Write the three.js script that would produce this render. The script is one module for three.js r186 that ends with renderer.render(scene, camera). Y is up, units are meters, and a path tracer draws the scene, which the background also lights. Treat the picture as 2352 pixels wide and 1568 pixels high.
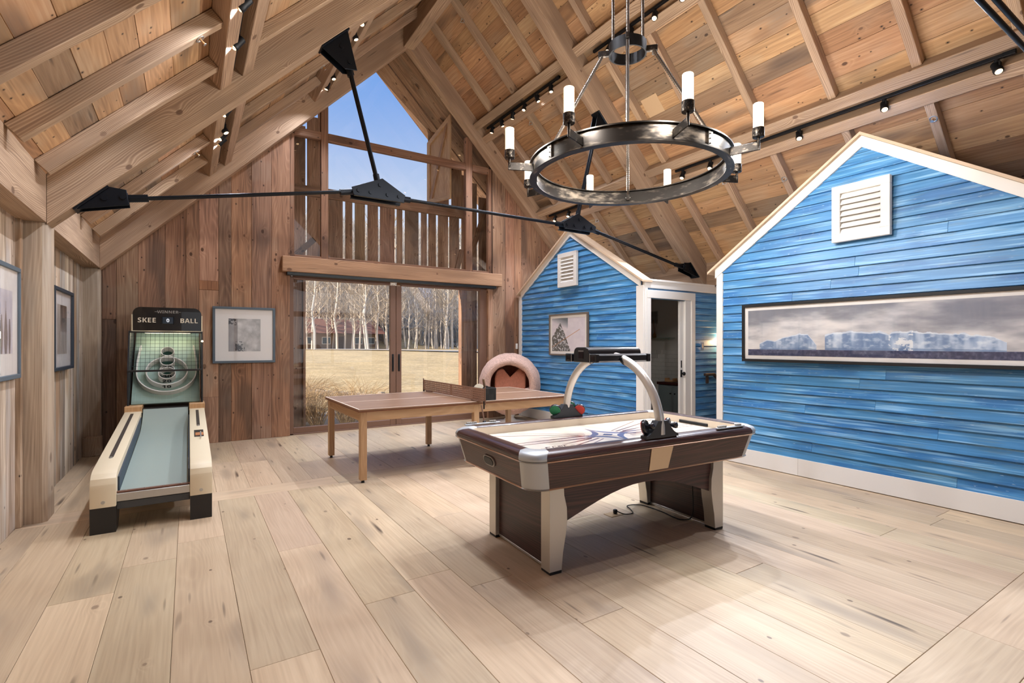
import * as THREE from 'three';
import { mergeGeometries, toCreasedNormals } from 'three/addons/utils/BufferGeometryUtils.js';
import { TextGeometry } from 'three/addons/geometries/TextGeometry.js';
import { FontLoader } from 'three/addons/loaders/FontLoader.js';
import { RectAreaLightUniformsLib } from 'three/addons/lights/RectAreaLightUniformsLib.js';

// ---------------------------------------------------------------- camera, sky, sun, exposure
const scene = new THREE.Scene();
const camera = new THREE.PerspectiveCamera(2 * Math.atan(784 / 1164) * 180 / Math.PI, 1.5, 0.05, 900);
camera.position.set(0, 1.43, 0);
camera.rotation.y = -Math.atan2(743, 1164);
camera.setViewOffset(2352, 1568, 0, -5, 2352, 1568);
const renderer = new THREE.WebGLRenderer();
renderer.toneMapping = THREE.LinearToneMapping;
renderer.toneMappingExposure = 1.0;
renderer.shadowMap.enabled = true;
RectAreaLightUniformsLib.init();

// seeded randomness and periodic value noise
function rng(seed) { let a = seed >>> 0; return () => { a = (a + 0x6D2B79F5) >>> 0; let t = a; t = Math.imul(t ^ (t >>> 15), t | 1); t ^= t + Math.imul(t ^ (t >>> 7), t | 61); return ((t ^ (t >>> 14)) >>> 0) / 4294967296; }; }
const PERM = new Uint8Array(512), VAL = new Float32Array(256);
{ const r = rng(77); for (let i = 0; i < 256; i++) { PERM[i] = i; VAL[i] = r(); } for (let i = 255; i > 0; i--) { const j = Math.floor(r() * (i + 1)), t = PERM[i]; PERM[i] = PERM[j]; PERM[j] = t; } for (let i = 0; i < 256; i++) PERM[i + 256] = PERM[i]; }
function vn(x, y, px, py, s) {
  let ix = Math.floor(x), iy = Math.floor(y); let fx = x - ix, fy = y - iy;
  fx = fx * fx * (3 - 2 * fx); fy = fy * fy * (3 - 2 * fy);
  let x0 = ix % px, y0 = iy % py; if (x0 < 0) x0 += px; if (y0 < 0) y0 += py;
  const x1 = x0 + 1 === px ? 0 : x0 + 1, y1 = y0 + 1 === py ? 0 : y0 + 1;
  const a = PERM[(x0 + s) & 255], b = PERM[(x1 + s) & 255];
  const v00 = VAL[PERM[a + (y0 & 255)]], v01 = VAL[PERM[a + (y1 & 255)]], v10 = VAL[PERM[b + (y0 & 255)]], v11 = VAL[PERM[b + (y1 & 255)]];
  return (v00 * (1 - fx) + v10 * fx) * (1 - fy) + (v01 * (1 - fx) + v11 * fx) * fy;
}
function fbm(u, v, fx, fy, oct, s) { let a = 0, w = 0.5, n = 0; for (let o = 0; o < oct; o++) { a += w * vn(u * fx, v * fy, fx, fy, s + o * 17); n += w; fx *= 2; fy *= 2; w *= 0.5; } return a / n; }
const clamp = (x, a = 0, b = 1) => x < a ? a : x > b ? b : x;
const sstep = (a, b, x) => { x = clamp((x - a) / (b - a)); return x * x * (3 - 2 * x); };
const hex = (h) => [(h >> 16) & 255, (h >> 8) & 255, h & 255];
const mix3 = (a, b, t) => [a[0] + (b[0] - a[0]) * t, a[1] + (b[1] - a[1]) * t, a[2] + (b[2] - a[2]) * t];

{ // sky: air and thin clouds, the same all round
  const W = 1024, H = 512, d = new Float32Array(W * H * 4);
  for (let y = 0; y < H; y++) for (let x = 0; x < W; x++) {
    const el = ((y + 0.5) / H - 0.5) * Math.PI, u = x / W;
    const e = Math.max(0, el / (Math.PI / 2));
    const t = sstep(0.06, 0.33, e);
    let c = [0.82 + (0.19 - 0.82) * t, 0.88 + (0.40 - 0.88) * t, 0.95 + (0.88 - 0.95) * t];
    const wisp = fbm(u, (y / H), 26, 40, 5, 3), veil = fbm(u, (y / H), 10, 12, 4, 91);
    const cl = sstep(0.52, 0.78, wisp * 0.6 + veil * 0.5) * (0.9 - 0.5 * t) * sstep(0.0, 0.1, e);
    c = [c[0] + (0.95 - c[0]) * cl, c[1] + (0.96 - c[1]) * cl, c[2] + (0.99 - c[2]) * cl];
    const o = (y * W + x) * 4; d[o] = c[0]; d[o + 1] = c[1]; d[o + 2] = c[2]; d[o + 3] = 1;
  }
  const t = new THREE.DataTexture(d, W, H, THREE.RGBAFormat, THREE.FloatType);
  t.mapping = THREE.EquirectangularReflectionMapping; t.magFilter = THREE.LinearFilter; t.needsUpdate = true;
  scene.background = t; scene.environment = t;
}
const sun = new THREE.DirectionalLight(0xffeed8, 8.0);
sun.position.set(-88, 47, -15); sun.target.position.set(0, 0, 0); scene.add(sun, sun.target);
sun.name = 'sun'; sun.castShadow = true; Object.assign(sun.shadow.camera, { left: -60, right: 60, top: 60, bottom: -60, near: 1, far: 300 }); sun.shadow.mapSize.set(2048, 2048);

// ---------------------------------------------------------------- helpers
const V3 = (x, y, z) => new THREE.Vector3(x, y, z);
const names = new Map();
function numbered(n) { const k = names.get(n) || 0; names.set(n, k + 1); return k ? n + '_' + String(k).padStart(3, '0') : n; }
function tag(o, label, category, group, kind) { o.userData.label = label; o.userData.category = category; if (group) o.userData.group = group; if (kind) o.userData.kind = kind; return o; }
function thing(name, label, category, pos = [0, 0, 0], ry = 0, group) { const g = new THREE.Group(); g.name = numbered(name); g.position.set(...pos); g.rotation.y = ry; scene.add(g); return tag(g, label, category, group); }
function struct(name, label, category) { const g = new THREE.Group(); g.name = name; scene.add(g); return tag(g, label, category, null, 'structure'); }
function part(name, geo, mat, parent, pos, rot, label) {
  const m = new THREE.Mesh(geo, mat); m.name = name; parent.add(m);
  if (pos) m.position.set(...pos); if (rot) m.rotation.set(...rot);
  if (parent === scene) m.name = numbered(name);
  if (label) m.userData.label = label;
  return m;
}
// chamfered box, uv in metres with v along the grain axis, one tint for the piece
function cbox(lx, ly, lz, b = 0, o = {}) {
  const h = [lx / 2, ly / 2, lz / 2], P = [], N = [], U = [], Cc = [], g = { x: 0, y: 1, z: 2 }[o.grain || 'z'], uo = o.uo || 0, vo = o.vo || 0, tint = o.tint || [1, 1, 1];
  b = Math.min(b, h[0] * 0.9, h[1] * 0.9, h[2] * 0.9);
  const tri = (a, c, d) => {
    const e1 = [c[0] - a[0], c[1] - a[1], c[2] - a[2]], e2 = [d[0] - a[0], d[1] - a[1], d[2] - a[2]];
    let n = [e1[1] * e2[2] - e1[2] * e2[1], e1[2] * e2[0] - e1[0] * e2[2], e1[0] * e2[1] - e1[1] * e2[0]];
    const l = Math.hypot(...n) || 1; n = n.map((q) => q / l);
    let vs = [a, c, d];
    if (n[0] * (a[0] + c[0] + d[0]) + n[1] * (a[1] + c[1] + d[1]) + n[2] * (a[2] + c[2] + d[2]) < 0) { vs = [a, d, c]; n = n.map((q) => -q); }
    const ab = n.map(Math.abs); let m = 0; if (ab[1] > ab[0] + 1e-3) m = 1; if (ab[2] > ab[m] + 1e-3) m = 2;
    if (ab[g] < 0.75 && m === g) m = (g + 1) % 3;
    for (const p of vs) {
      P.push(...p); N.push(...n);
      if (m === g) { const q = [0, 1, 2].filter((k) => k !== g); U.push(p[q[0]] + uo, p[q[1]] * 0.25 + vo); } else { const q = 3 - g - m; U.push(p[q] + uo + (m === 1 ? 0.137 : 0) + (n[m] < 0 ? 0.41 : 0), p[g] + vo); }
      if (tint) Cc.push(...tint);
    }
  };
  const quad = (a, c, d, e) => { tri(a, c, d); tri(a, d, e); };
  const vtx = (s, f) => [0, 1, 2].map((k) => s[k] * (k === f ? h[k] : h[k] - b));
  for (let f = 0; f < 3; f++) for (const sg of [-1, 1]) {
    const q = [0, 1, 2].filter((k) => k !== f), s = (a, c) => { const r = [0, 0, 0]; r[f] = sg; r[q[0]] = a; r[q[1]] = c; return r; };
    quad(vtx(s(-1, -1), f), vtx(s(1, -1), f), vtx(s(1, 1), f), vtx(s(-1, 1), f));
  }
  if (b > 0) {
    for (let f = 0; f < 3; f++) for (const s1 of [-1, 1]) for (const s2 of [-1, 1]) {
      const q = [0, 1, 2].filter((k) => k !== f), s = (c) => { const r = [0, 0, 0]; r[f] = c; r[q[0]] = s1; r[q[1]] = s2; return r; };
      quad(vtx(s(-1), q[0]), vtx(s(1), q[0]), vtx(s(1), q[1]), vtx(s(-1), q[1]));
    }
    for (const a of [-1, 1]) for (const c of [-1, 1]) for (const d of [-1, 1]) tri(vtx([a, c, d], 0), vtx([a, c, d], 1), vtx([a, c, d], 2));
  }
  const G = new THREE.BufferGeometry();
  G.setAttribute('position', new THREE.Float32BufferAttribute(P, 3)); G.setAttribute('normal', new THREE.Float32BufferAttribute(N, 3)); G.setAttribute('uv', new THREE.Float32BufferAttribute(U, 2));
  if (tint) G.setAttribute('color', new THREE.Float32BufferAttribute(Cc, 3));
  return G;
}
const at = (g, x, y, z) => g.translate(x, y, z);
function box(x0, x1, y0, y1, z0, z1, b = 0, o = {}) { return at(cbox(x1 - x0, y1 - y0, z1 - z0, b, o), (x0 + x1) / 2, (y0 + y1) / 2, (z0 + z1) / 2); }
// extruded outline with metre uv (from positions), grain along an axis of the outline
function slab(pts, depth, o = {}) {
  const sh = new THREE.Shape(pts.map((p) => new THREE.Vector2(p[0], p[1]))); for (const h of o.holes || []) sh.holes.push(new THREE.Path(h.map((p) => new THREE.Vector2(p[0], p[1]))));
  const g = new THREE.ExtrudeGeometry(sh, { depth, bevelEnabled: !!o.bevel, bevelSize: o.bevel || 0, bevelThickness: o.bevel || 0, bevelSegments: o.bs || 2, curveSegments: 12, steps: 1 });
  const p = g.attributes.position, n = g.attributes.normal, u = g.attributes.uv;
  for (let i = 0; i < p.count; i++) {
    const f = Math.abs(n.getZ(i)) > 0.5; const X = p.getX(i), Y = p.getY(i), Z = p.getZ(i);
    if (o.grain === 'y') u.setXY(i, (f ? X : X + Z) + (o.uo || 0), Y + (o.vo || 0)); else u.setXY(i, (f ? Y : Y + Z) + (o.uo || 0), X + (o.vo || 0));
  }
  tintGeo(g, o.tint || [1, 1, 1]);
  return g;
}
function tintGeo(g, t) { const n = g.attributes.position.count, c = new Float32Array(n * 3); for (let i = 0; i < n; i++) c.set(t, i * 3); g.setAttribute('color', new THREE.BufferAttribute(c, 3)); return g; }
const cyl = (r0, r1, h, n = 20) => new THREE.CylinderGeometry(r0, r1, h, n);
function rod(a, b, r, n = 10) { const d = b.clone().sub(a), g = new THREE.CylinderGeometry(r, r, d.length(), n); g.applyQuaternion(new THREE.Quaternion().setFromUnitVectors(V3(0, 1, 0), d.clone().normalize())); const m = a.clone().add(b).multiplyScalar(0.5); return g.translate(m.x, m.y, m.z); }
const lathe = (pts, n = 32) => new THREE.LatheGeometry(pts.map((p) => new THREE.Vector2(p[0], p[1])), n);
const creased = (g, a = 0.6) => toCreasedNormals(g.index ? g.toNonIndexed() : g, a);
const merge = (l) => mergeGeometries(l.map((g) => { const h = g.index ? g.toNonIndexed() : g; for (const k of Object.keys(h.attributes)) if (!['position', 'normal', 'uv'].includes(k)) h.deleteAttribute(k); return h; }));
// ---------------------------------------------------------------- textures and materials
function tex(W, H, fn, srgb = true) {
  const d = new Uint8Array(W * H * 4); const o = [0, 0, 0];
  for (let y = 0; y < H; y++) for (let x = 0; x < W; x++) { const c = fn(x / W, y / H, o, x, y); const i = (y * W + x) * 4; d[i] = clamp(c[0], 0, 255); d[i + 1] = clamp(c[1], 0, 255); d[i + 2] = clamp(c[2], 0, 255); d[i + 3] = 255; }
  const t = new THREE.DataTexture(d, W, H); t.wrapS = t.wrapT = THREE.RepeatWrapping; t.magFilter = THREE.LinearFilter; if (srgb) t.colorSpace = THREE.SRGBColorSpace; t.needsUpdate = true; return t;
}
// sawn wood: fibre, growth figure, knots, stains, nail holes. um x vm metres
function woodTex(W, H, um, vm, s, o) {
  const r = rng(s), kn = [], nails = [];
  for (let i = 0; i < (o.knots || 0); i++) kn.push([r(), r(), (0.010 + 0.014 * r()) * (o.knotSize || 1), r() < 0.5]);
  for (let i = 0; i < (o.nails || 0); i++) nails.push([r(), r(), 0.0022 + 0.003 * r()]);
  const c0 = hex(o.dark), c1 = hex(o.mid), c2 = hex(o.light), cs = hex(o.stain ?? o.dark), cw = hex(o.wash ?? o.light);
  const cell = 24, kg = Array.from({ length: cell * cell }, () => []);
  const put = (list, k, rad) => { for (let a = -2; a <= 2; a++) for (let b = -2; b <= 2; b++) { const gx = ((Math.floor(k[0] * cell) + a) % cell + cell) % cell, gy = ((Math.floor(k[1] * cell) + b) % cell + cell) % cell; list[gy * cell + gx].push(k); } };
  kn.forEach((k) => put(kg, k)); const ng = Array.from({ length: cell * cell }, () => []); nails.forEach((k) => put(ng, k));
  const wrapd = (a) => a - Math.round(a);
  const fu = Math.max(2, Math.round(um * (o.fibre || 90))), fv = Math.max(1, Math.round(vm * 3));
  const su = Math.max(1, Math.round(um * (o.streak || 14))), sv = Math.max(1, Math.round(vm * 0.9)), lu = Math.max(2, Math.round(um * 3)), lv = Math.max(2, Math.round(vm * 1.1));
  return tex(W, H, (u, v) => {
    let bend = 0, dark = 0; const ci = Math.floor(v * cell) * cell + Math.floor(u * cell);
    for (const k of kg[ci]) {
      const dx = wrapd(u - k[0]) * um / k[2], dy = wrapd(v - k[1]) * vm / (k[2] * 1.5), q = dx * dx + dy * dy;
      if (q < 40) { bend += 1.6 * Math.exp(-q * 0.12); if (q < 3) dark = Math.max(dark, (1 - sstep(0.5, 1.7, q)) * (k[3] ? 1 : 0.6)); }
    }
    let hole = 0; for (const k of ng[ci]) { const dx = wrapd(u - k[0]) * um / k[2], dy = wrapd(v - k[1]) * vm / (k[2] * 1.4), q = dx * dx + dy * dy; if (q < 9) { hole = Math.max(hole, q < 1 ? 1 : 0.35 * (1 - sstep(1, 9, q))); } }
    const low = fbm(u, v, lu, lv, 3, s & 63), warp = fbm(u, v, lu * 2, lv, 2, (s + 11) & 63);
    const fib = fbm(u, v, fu, fv, 3, (s + 5) & 63), str = fbm(u, v, su, sv, 3, (s + 29) & 63);
    const ph = (u * um * (o.ring || 34) + warp * (o.warp || 5) + bend * 1.3) ; let rg = Math.abs((ph - Math.floor(ph)) * 2 - 1); rg = rg * rg;
    let t = 0.5 + (str - 0.5) * (o.ks ?? 1.1) + (fib - 0.5) * (o.kf ?? 0.7) + (rg - 0.35) * (o.kr ?? 0.25);
    let c = t < 0.5 ? mix3(c0, c1, clamp(t * 2)) : mix3(c1, c2, clamp(t * 2 - 1));
    if (o.kst) c = mix3(c, cs, clamp(sstep(0.53, 0.72, low) * (0.45 + 0.9 * (fib))) * o.kst);
    if (o.kw) c = mix3(c, cw, clamp(sstep(0.52, 0.7, fbm(u, v, lu + 1, lv * 2, 3, (s + 40) & 63)) * (0.3 + fib)) * o.kw);
    if (o.crack) { const ck = fbm(u, v, Math.round(um * 26), Math.round(vm * 2), 2, (s + 51) & 63); if (ck > 0.78) c = mix3(c, [40, 28, 20], (ck - 0.78) * 5 * o.crack); }
    if (dark) c = mix3(c, hex(o.knot ?? 0x3a2415), dark * 0.7);
    if (hole) c = mix3(c, [28, 18, 12], hole);
    return c;
  });
}
const mats = {};
function std(name, p) { const m = new THREE.MeshStandardMaterial(p); m.name = name; mats[name] = m; return m; }
function phys(name, p) { const m = new THREE.MeshPhysicalMaterial(p); m.name = name; mats[name] = m; return m; }
function woodMat(name, t, um, vm, p = {}) { t.repeat.set(1 / um, 1 / vm); const m = new THREE.MeshPhysicalMaterial({ map: t, roughness: 0.7, vertexColors: true, ...p }); if (p.bumpScale) m.bumpMap = t; m.name = name; mats[name] = m; return m; }
const MFloor = woodMat('floor_oak', woodTex(1024, 2048, 1.2, 4, 101, { dark: 0xa88e72, mid: 0xc6ad8e, light: 0xdac4a6, stain: 0x9a8772, kst: 0.7, knots: 9, knotSize: 0.75, knot: 0x5a4636, ring: 30, warp: 10, kr: 0.12, ks: 0.32, kf: 0.45, crack: 0.7, streak: 6 }), 1.2, 4, { roughness: 0.46, bumpScale: 0.0006 });
const MBarn = woodMat('barn_board', woodTex(1024, 2048, 1.2, 4, 202, { dark: 0x6a5242, mid: 0x997861, light: 0xb6987f, stain: 0x5c4d43, kst: 0.7, wash: 0xa39483, kw: 0.35, knots: 16, nails: 34, ring: 20, warp: 8, kr: 0.25, ks: 0.8, kf: 0.7, crack: 0.6, streak: 7 }), 1.2, 4, { roughness: 0.78, bumpScale: 0.0014 });
const MDeck = woodMat('roof_deck_board', woodTex(1024, 2048, 1.2, 4, 303, { dark: 0x8a6a4e, mid: 0xb8916c, light: 0xd0ae88, stain: 0x6e5a4b, kst: 0.8, wash: 0xb9a995, kw: 0.35, knots: 12, nails: 70, knotSize: 0.8, knot: 0x3e2a1c, ring: 20, warp: 6, kr: 0.2, ks: 0.6, kf: 0.6, crack: 0.4, streak: 7 }), 1.2, 4, { roughness: 0.75, bumpScale: 0.001 });
const MBeam = woodMat('timber', woodTex(1024, 2048, 1.2, 4, 404, { dark: 0x8a6e58, mid: 0xb09276, light: 0xccb094, stain: 0x7a6452, kst: 0.35, knots: 6, knotSize: 0.95, knot: 0x5e4432, ring: 70, warp: 9, kr: 0.6, ks: 0.5, kf: 0.6, crack: 0.35 }), 1.2, 4, { roughness: 0.72, bumpScale: 0.0015 });
const MGrey = woodMat('grey_barn_board', woodTex(512, 2048, 0.6, 4, 505, { dark: 0x8a7764, mid: 0xb8a794, light: 0xd8ccbc, stain: 0xa98c70, kst: 0.8, wash: 0xb4b2ae, kw: 0.6, knots: 4, nails: 14, ring: 22, warp: 7, kr: 0.25, ks: 1.3, kf: 0.9, crack: 0.7 }), 0.6, 4, { roughness: 0.8, bumpScale: 0.0014 });
const MWenge = woodMat('dark_walnut_laminate', woodTex(512, 1024, 0.6, 2, 606, { dark: 0x2a1714, mid: 0x452824, light: 0x5f3a33, ring: 60, warp: 10, kr: 0.55, ks: 0.5, kf: 0.8 }), 0.6, 2, { roughness: 0.42 });
const MTop = woodMat('walnut_table_top', woodTex(512, 1024, 0.6, 2, 707, { dark: 0x72543f, mid: 0x8c6a52, light: 0xa08068, ring: 40, warp: 5, kr: 0.3, ks: 0.6, kf: 0.5 }), 0.6, 2, { roughness: 0.34 });
const MBirch = woodMat('birch_plywood', woodTex(512, 1024, 0.6, 2, 808, { dark: 0xb0906e, mid: 0xc9aa88, light: 0xdac09e, stain: 0xb8946e, kst: 0.5, ring: 16, warp: 9, kr: 0.3, ks: 0.5, kf: 0.4 }), 0.6, 2, { roughness: 0.45 });
// brushed blue paint on clapboards, v along the board
function paintTex(s, base, pale, deep, kp, kd, wear) {
  const b = hex(base), p = hex(pale), d = hex(deep);
  return tex(512, 2048, (u, v) => {
    const br = fbm(u, v, 60, 10, 3, s), lo = fbm(u, v, 6, 9, 3, s + 9), li = fbm(u, v, 26, 12, 3, s + 21), sc = vn(u * 170, v * 60, 170, 60, s + 3);
    let c = mix3(b, d, clamp(sstep(0.46, 0.66, lo) * kd * (0.5 + br)));
    c = mix3(c, p, clamp(sstep(0.50, 0.72, li * 0.6 + br * 0.45) * kp));
    c = mix3(c, [150, 130, 112], clamp(sstep(0.58, 0.72, fbm(u, v, 30, 22, 3, s + 33)) * wear));
    if (sc > 0.93 && lo > 0.5) c = mix3(c, [225, 235, 240], 0.7);
    const g = (br - 0.5) * 44; return [c[0] + g, c[1] + g, c[2] + g];
  });
}
const MBlue = woodMat('blue_painted_clapboard', paintTex(12, 0x4b8cc0, 0xa2cbe6, 0x2c69a6, 0.55, 0.7, 0.14), 0.5, 4, { roughness: 0.4, bumpScale: 0.0006 });
const MWhite = std('white_paint', { color: 0xe9e5df, roughness: 0.5 });
const MWallPaint = std('bath_white', { color: 0xcfc9c0, roughness: 0.7 });
const MBlack = std('black_metal', { color: 0x17181b, roughness: 0.45, metalness: 0.4 });
const MSteel = std('blackened_steel', { color: 0x1d2128, roughness: 0.38, metalness: 0.75 });
const MRing = phys('forged_iron', { map: tex(512, 512, (u, v) => { const a = fbm(u, v, 14, 14, 4, 7), b = fbm(u, v, 60, 40, 3, 23); const t = clamp(a * 1.3 - 0.3 + (b - 0.5) * 0.5); return mix3([48, 44, 41], [150, 136, 120], sstep(0.25, 0.85, t)); }), roughness: 0.38, metalness: 0.9 });
MRing.map.repeat.set(2, 2);
const MRod = std('twisted_iron', { color: 0x6e655c, roughness: 0.3, metalness: 0.9 });
const MChrome = std('brushed_aluminium', { color: 0xbdbbb6, roughness: 0.35, metalness: 0.85 });
const MSilver = std('silver_plastic', { color: 0xb3b6b8, roughness: 0.38, metalness: 0.35 });
const MCream = std('cream_laminate', { color: 0xdcc7a8, roughness: 0.5 });
const MGlass = phys('clear_glass', { color: 0xffffff, transmission: 1, roughness: 0.0, thickness: 0, ior: 1.45 });
const MPicGlass = phys('picture_glass', { color: 0xffffff, transmission: 1, roughness: 0.02, thickness: 0, ior: 1.38 });
const MBronze = std('bronze_window_frame', { color: 0x7a5a48, roughness: 0.55 });
const MCandle = std('lit_frosted_glass', { color: 0xfff2e0, roughness: 0.6, emissive: 0xffe3bd, emissiveIntensity: 2.6 });
const MLens = std('lit_lamp_lens', { color: 0xffe6c8, roughness: 0.5, emissive: 0xffcf96, emissiveIntensity: 6 });
const plain = (name, color, roughness = 0.6, metalness = 0, p = {}) => std(name, { color, roughness, metalness, ...p });
const MGreyPost = woodMat('weathered_post', woodTex(512, 2048, 0.6, 4, 515, { dark: 0x927d68, mid: 0xb59e86, light: 0xcdb89e, stain: 0xa59a8c, kst: 0.5, knots: 4, knotSize: 1.1, ring: 40, warp: 7, kr: 0.3, ks: 0.8, kf: 0.7, crack: 0.2 }), 0.6, 4, { roughness: 0.75, bumpScale: 0.001 });
const MWengeRail = woodMat('walnut_rail', mats.dark_walnut_laminate.map, 0.6, 2, { roughness: 0.3, clearcoat: 0.25 });
const MTrim = plain('trim_gold', 0xc9a487, 0.35, 0.5), MSilverTube = std('silver_tube', { color: 0xc9c3ba, roughness: 0.33, metalness: 0.55 }), MChromeWarm = std('satin_aluminium_leg', { color: 0xc4beb4, roughness: 0.4, metalness: 0.6 });
plain('cream_wall', 0xdccdb6, 0.5); plain('cream_panel', 0xd6b993, 0.5); plain('slot_rim', 0x8a8582, 0.4, 0.4); plain('bead_grey', 0xa8a39a, 0.4); plain('outlet_tan', 0xb79a74, 0.5, 0.3);
// ---------------------------------------------------------------- room shell
const XL = -1.13, XR = 7.52, ZF = -8.47, ZB = 4.2, RX = 3.194, RY = 6.944, Q = Math.SQRT1_2;
const R1 = rng(5);
const tone = (r, a, b, c = [1, 1, 1], j = 0.03) => { const k = a + (b - a) * r(); return c.map((q) => q * k * (1 + (r() - 0.5) * j)); };
// floor: oak planks along the room, cross boards under the trusses
{
  const fl = struct('floor', 'wide pale oak plank floor', 'floor');
  part('subfloor', box(XL - 0.2, XR + 0.2, -0.2, -0.024, ZF - 0.2, ZB + 0.2), plain('subfloor_dark', 0x3a2c20, 0.9), fl);
  const r = rng(21), W = 0.2935, x0 = -0.3605 - 3 * W;
  const field = (za, zb, len) => {
    for (let c = 0; ; c++) {
      const a = Math.max(XL - 0.02, x0 + c * W), b = Math.min(XR + 0.02, x0 + (c + 1) * W); if (a > XR) break; if (b - a < 0.02) continue;
      let z = za, first = true;
      while (z < zb - 0.01) {
        let e = z + (first ? len * (0.35 + 0.9 * r()) : len * (0.8 + 0.5 * r())); if (zb - e < 0.5) e = zb; first = false;
        const L = e - z - 0.002, t = tone(r, 0.86, 1.08, [1, 1, 1], 0.05);
        part('floor_plank', box(a + 0.0008, b - 0.0008, -0.022, (r() - 0.5) * 0.0008, z + 0.001, z + 0.001 + L, 0.0016, { grain: 'z', tint: t, uo: r() * 5, vo: r() * 9 }), MFloor, fl);
        z = e;
      }
    }
  };
  field(-8.40, -5.65, 2.0); field(-5.33, -0.95, 2.3); field(-0.65, ZB, 2.6);
  const band = (za, zb) => { let x = XL; while (x < XR - 0.1) { let e = Math.min(XR, x + 1.8 + r()); if (XR - e < 0.6) e = XR; part('floor_plank', box(x + 0.001, e - 0.001, -0.022, 0, za + 0.001, zb - 0.001, 0.0016, { grain: 'x', tint: tone(r, 0.9, 1.04), uo: r() * 5, vo: r() * 9 }), MFloor, fl); x = e; } };
  band(-5.65, -5.33); band(-0.95, -0.65); band(-8.62, -8.40);
}
// slope frame: s down the slope from the ridge, n into the room
function slopeMatrix(side, s, n, z) {
  const d = V3(side * Q, -Q, 0), up = V3(side * Q, Q, 0), p = V3(RX, RY, 0).addScaledVector(d, s).addScaledVector(up, -n); p.z = z;
  return new THREE.Matrix4().makeBasis(d, up, d.clone().cross(up)).setPosition(p);
}
function onSlope(name, parent, mat, side, s0, s1, n0, n1, z0, z1, bev, o) {
  const g = cbox(s1 - s0, n1 - n0, z1 - z0, bev, o), m = part(name, g, mat, parent);
  m.applyMatrix4(slopeMatrix(side, (s0 + s1) / 2, (n0 + n1) / 2, (z0 + z1) / 2)); return m;
}
const RAFT = [-7.73, -6.97, -6.25, -5.08, -4.35, -3.60, -2.77, -2.01, -1.3, -0.1, 0.7, 1.5, 2.3, 3.1], TRUSS = [-5.53, -0.82, 3.9];
const PUR = [[4.192, 4.319], [3.930, 4.057], [2.190, 2.325], [1.915, 2.049]];
for (const side of [-1, 1]) {
  const c = struct(side < 0 ? 'ceiling' : 'ceiling_001', (side < 0 ? 'left' : 'right') + ' slope of the timber roof with rafters and plank deck', 'ceiling');
  const r = rng(31 + side);
  onSlope('roof_panel', c, plain('roof_panel_dark', 0x4a4038, 0.9), side, -0.06, 6.4, -0.2, -0.035, ZF - 0.12, ZB + 0.2, 0);
  // deck boards along the ridge direction
  let s = 0.02;
  while (s < 6.16) {
    const w = 0.21 + 0.055 * r(), e = Math.min(s + w, 6.2); let z = ZF - 0.05, first = true;
    while (z < ZB) {
      let q; if (z > -1) q = ZB + 0.1; else { const want = z + (first ? 0.6 + 1.6 * r() : 1.3 + 1.9 * r()); q = RAFT.concat(TRUSS).reduce((a, b) => Math.abs(b - want) < Math.abs(a - want) && b > z + 0.4 ? b : a, 99); if (q === 99 || q > -0.8) q = -0.8; } first = false;
      const k = r(), hue = k < 0.24 ? [0.60, 0.62, 0.65] : k < 0.42 ? [0.84, 0.74, 0.66] : k < 0.75 ? [0.98, 0.94, 0.88] : [1.08, 1.04, 0.96];
      const up = (r() - 0.5) * 0.005;
      onSlope('deck_board', c, MDeck, side, s + 0.0012, e - 0.0012, -0.03, 0.0 + up, z + 0.001, q - 0.001, 0.002, { grain: 'z', tint: tone(r, 0.86, 1.06, hue, 0.06), uo: r() * 5, vo: r() * 9 });
      z = q;
    }
    s = e;
  }
  const wood = (o = {}) => ({ grain: 'x', tint: tone(r, 0.9, 1.06), uo: r() * 5, vo: r() * 9, ...o });
  for (const z of RAFT) for (const [a, b] of [[0.145, 1.912], [2.328, 3.927], [4.322, 5.88]]) onSlope('rafter', c, MBeam, side, a, b, 0.003, 0.113, z - 0.04, z + 0.04, 0.004, wood());
  // paired purlins, carried between the principal rafters
  const bays = [[-8.31, -5.63], [-5.43, -0.92], [-0.72, 3.8]];
  for (const [a, b] of PUR) for (const [z0, z1] of bays) onSlope('purlin', c, MBeam, side, a, b, 0.003, 0.156, z0, z1, 0.005, wood({ grain: 'z' }));
  for (const [nm, za, zb] of TRUSS.map((z) => ['principal_rafter', z - 0.1, z + 0.1]).concat([['gable_rafter', ZF, -8.31]])) {
    const f = (x) => side < 0 ? x : 2 * RX - x, pp = [[f(-0.957), 2.393], [RX, 6.544], [RX, 6.940], [f(-0.957), 2.789]]; if (side > 0) pp.reverse();
    const g = slab(pp, zb - za - 0.008, { bevel: 0.004, bs: 1, tint: tone(r, 0.92, 1.06) }), P = g.attributes.position, U = g.attributes.uv, uo = r() * 5, vo = r() * 9;
    for (let i = 0; i < P.count; i++) { const x = (P.getX(i) - RX) * -side, y = P.getY(i), n = g.attributes.normal; U.setXY(i, (Math.abs(n.getZ(i)) > 0.6 ? (y - x) * Q : P.getZ(i) + 0.3) + uo, (x + y) * Q + vo); }
    part(nm, g, MBeam, c, [0, 0, za + 0.004]);
  }
  if (side < 0) part('ridge_beam', box(RX - 0.095, RX + 0.095, 6.50, 6.84, -8.31, -5.63, 0.006, { grain: 'z', uo: 0.3, vo: 1 }), MBeam, c), part('ridge_beam', box(RX - 0.095, RX + 0.095, 6.50, 6.84, -5.43, -0.92, 0.006, { grain: 'z', uo: 0.7, vo: 2 }), MBeam, c), part('ridge_beam', box(RX - 0.095, RX + 0.095, 6.50, 6.84, -0.72, 3.8, 0.006, { grain: 'z' }), MBeam, c);
}
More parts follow.
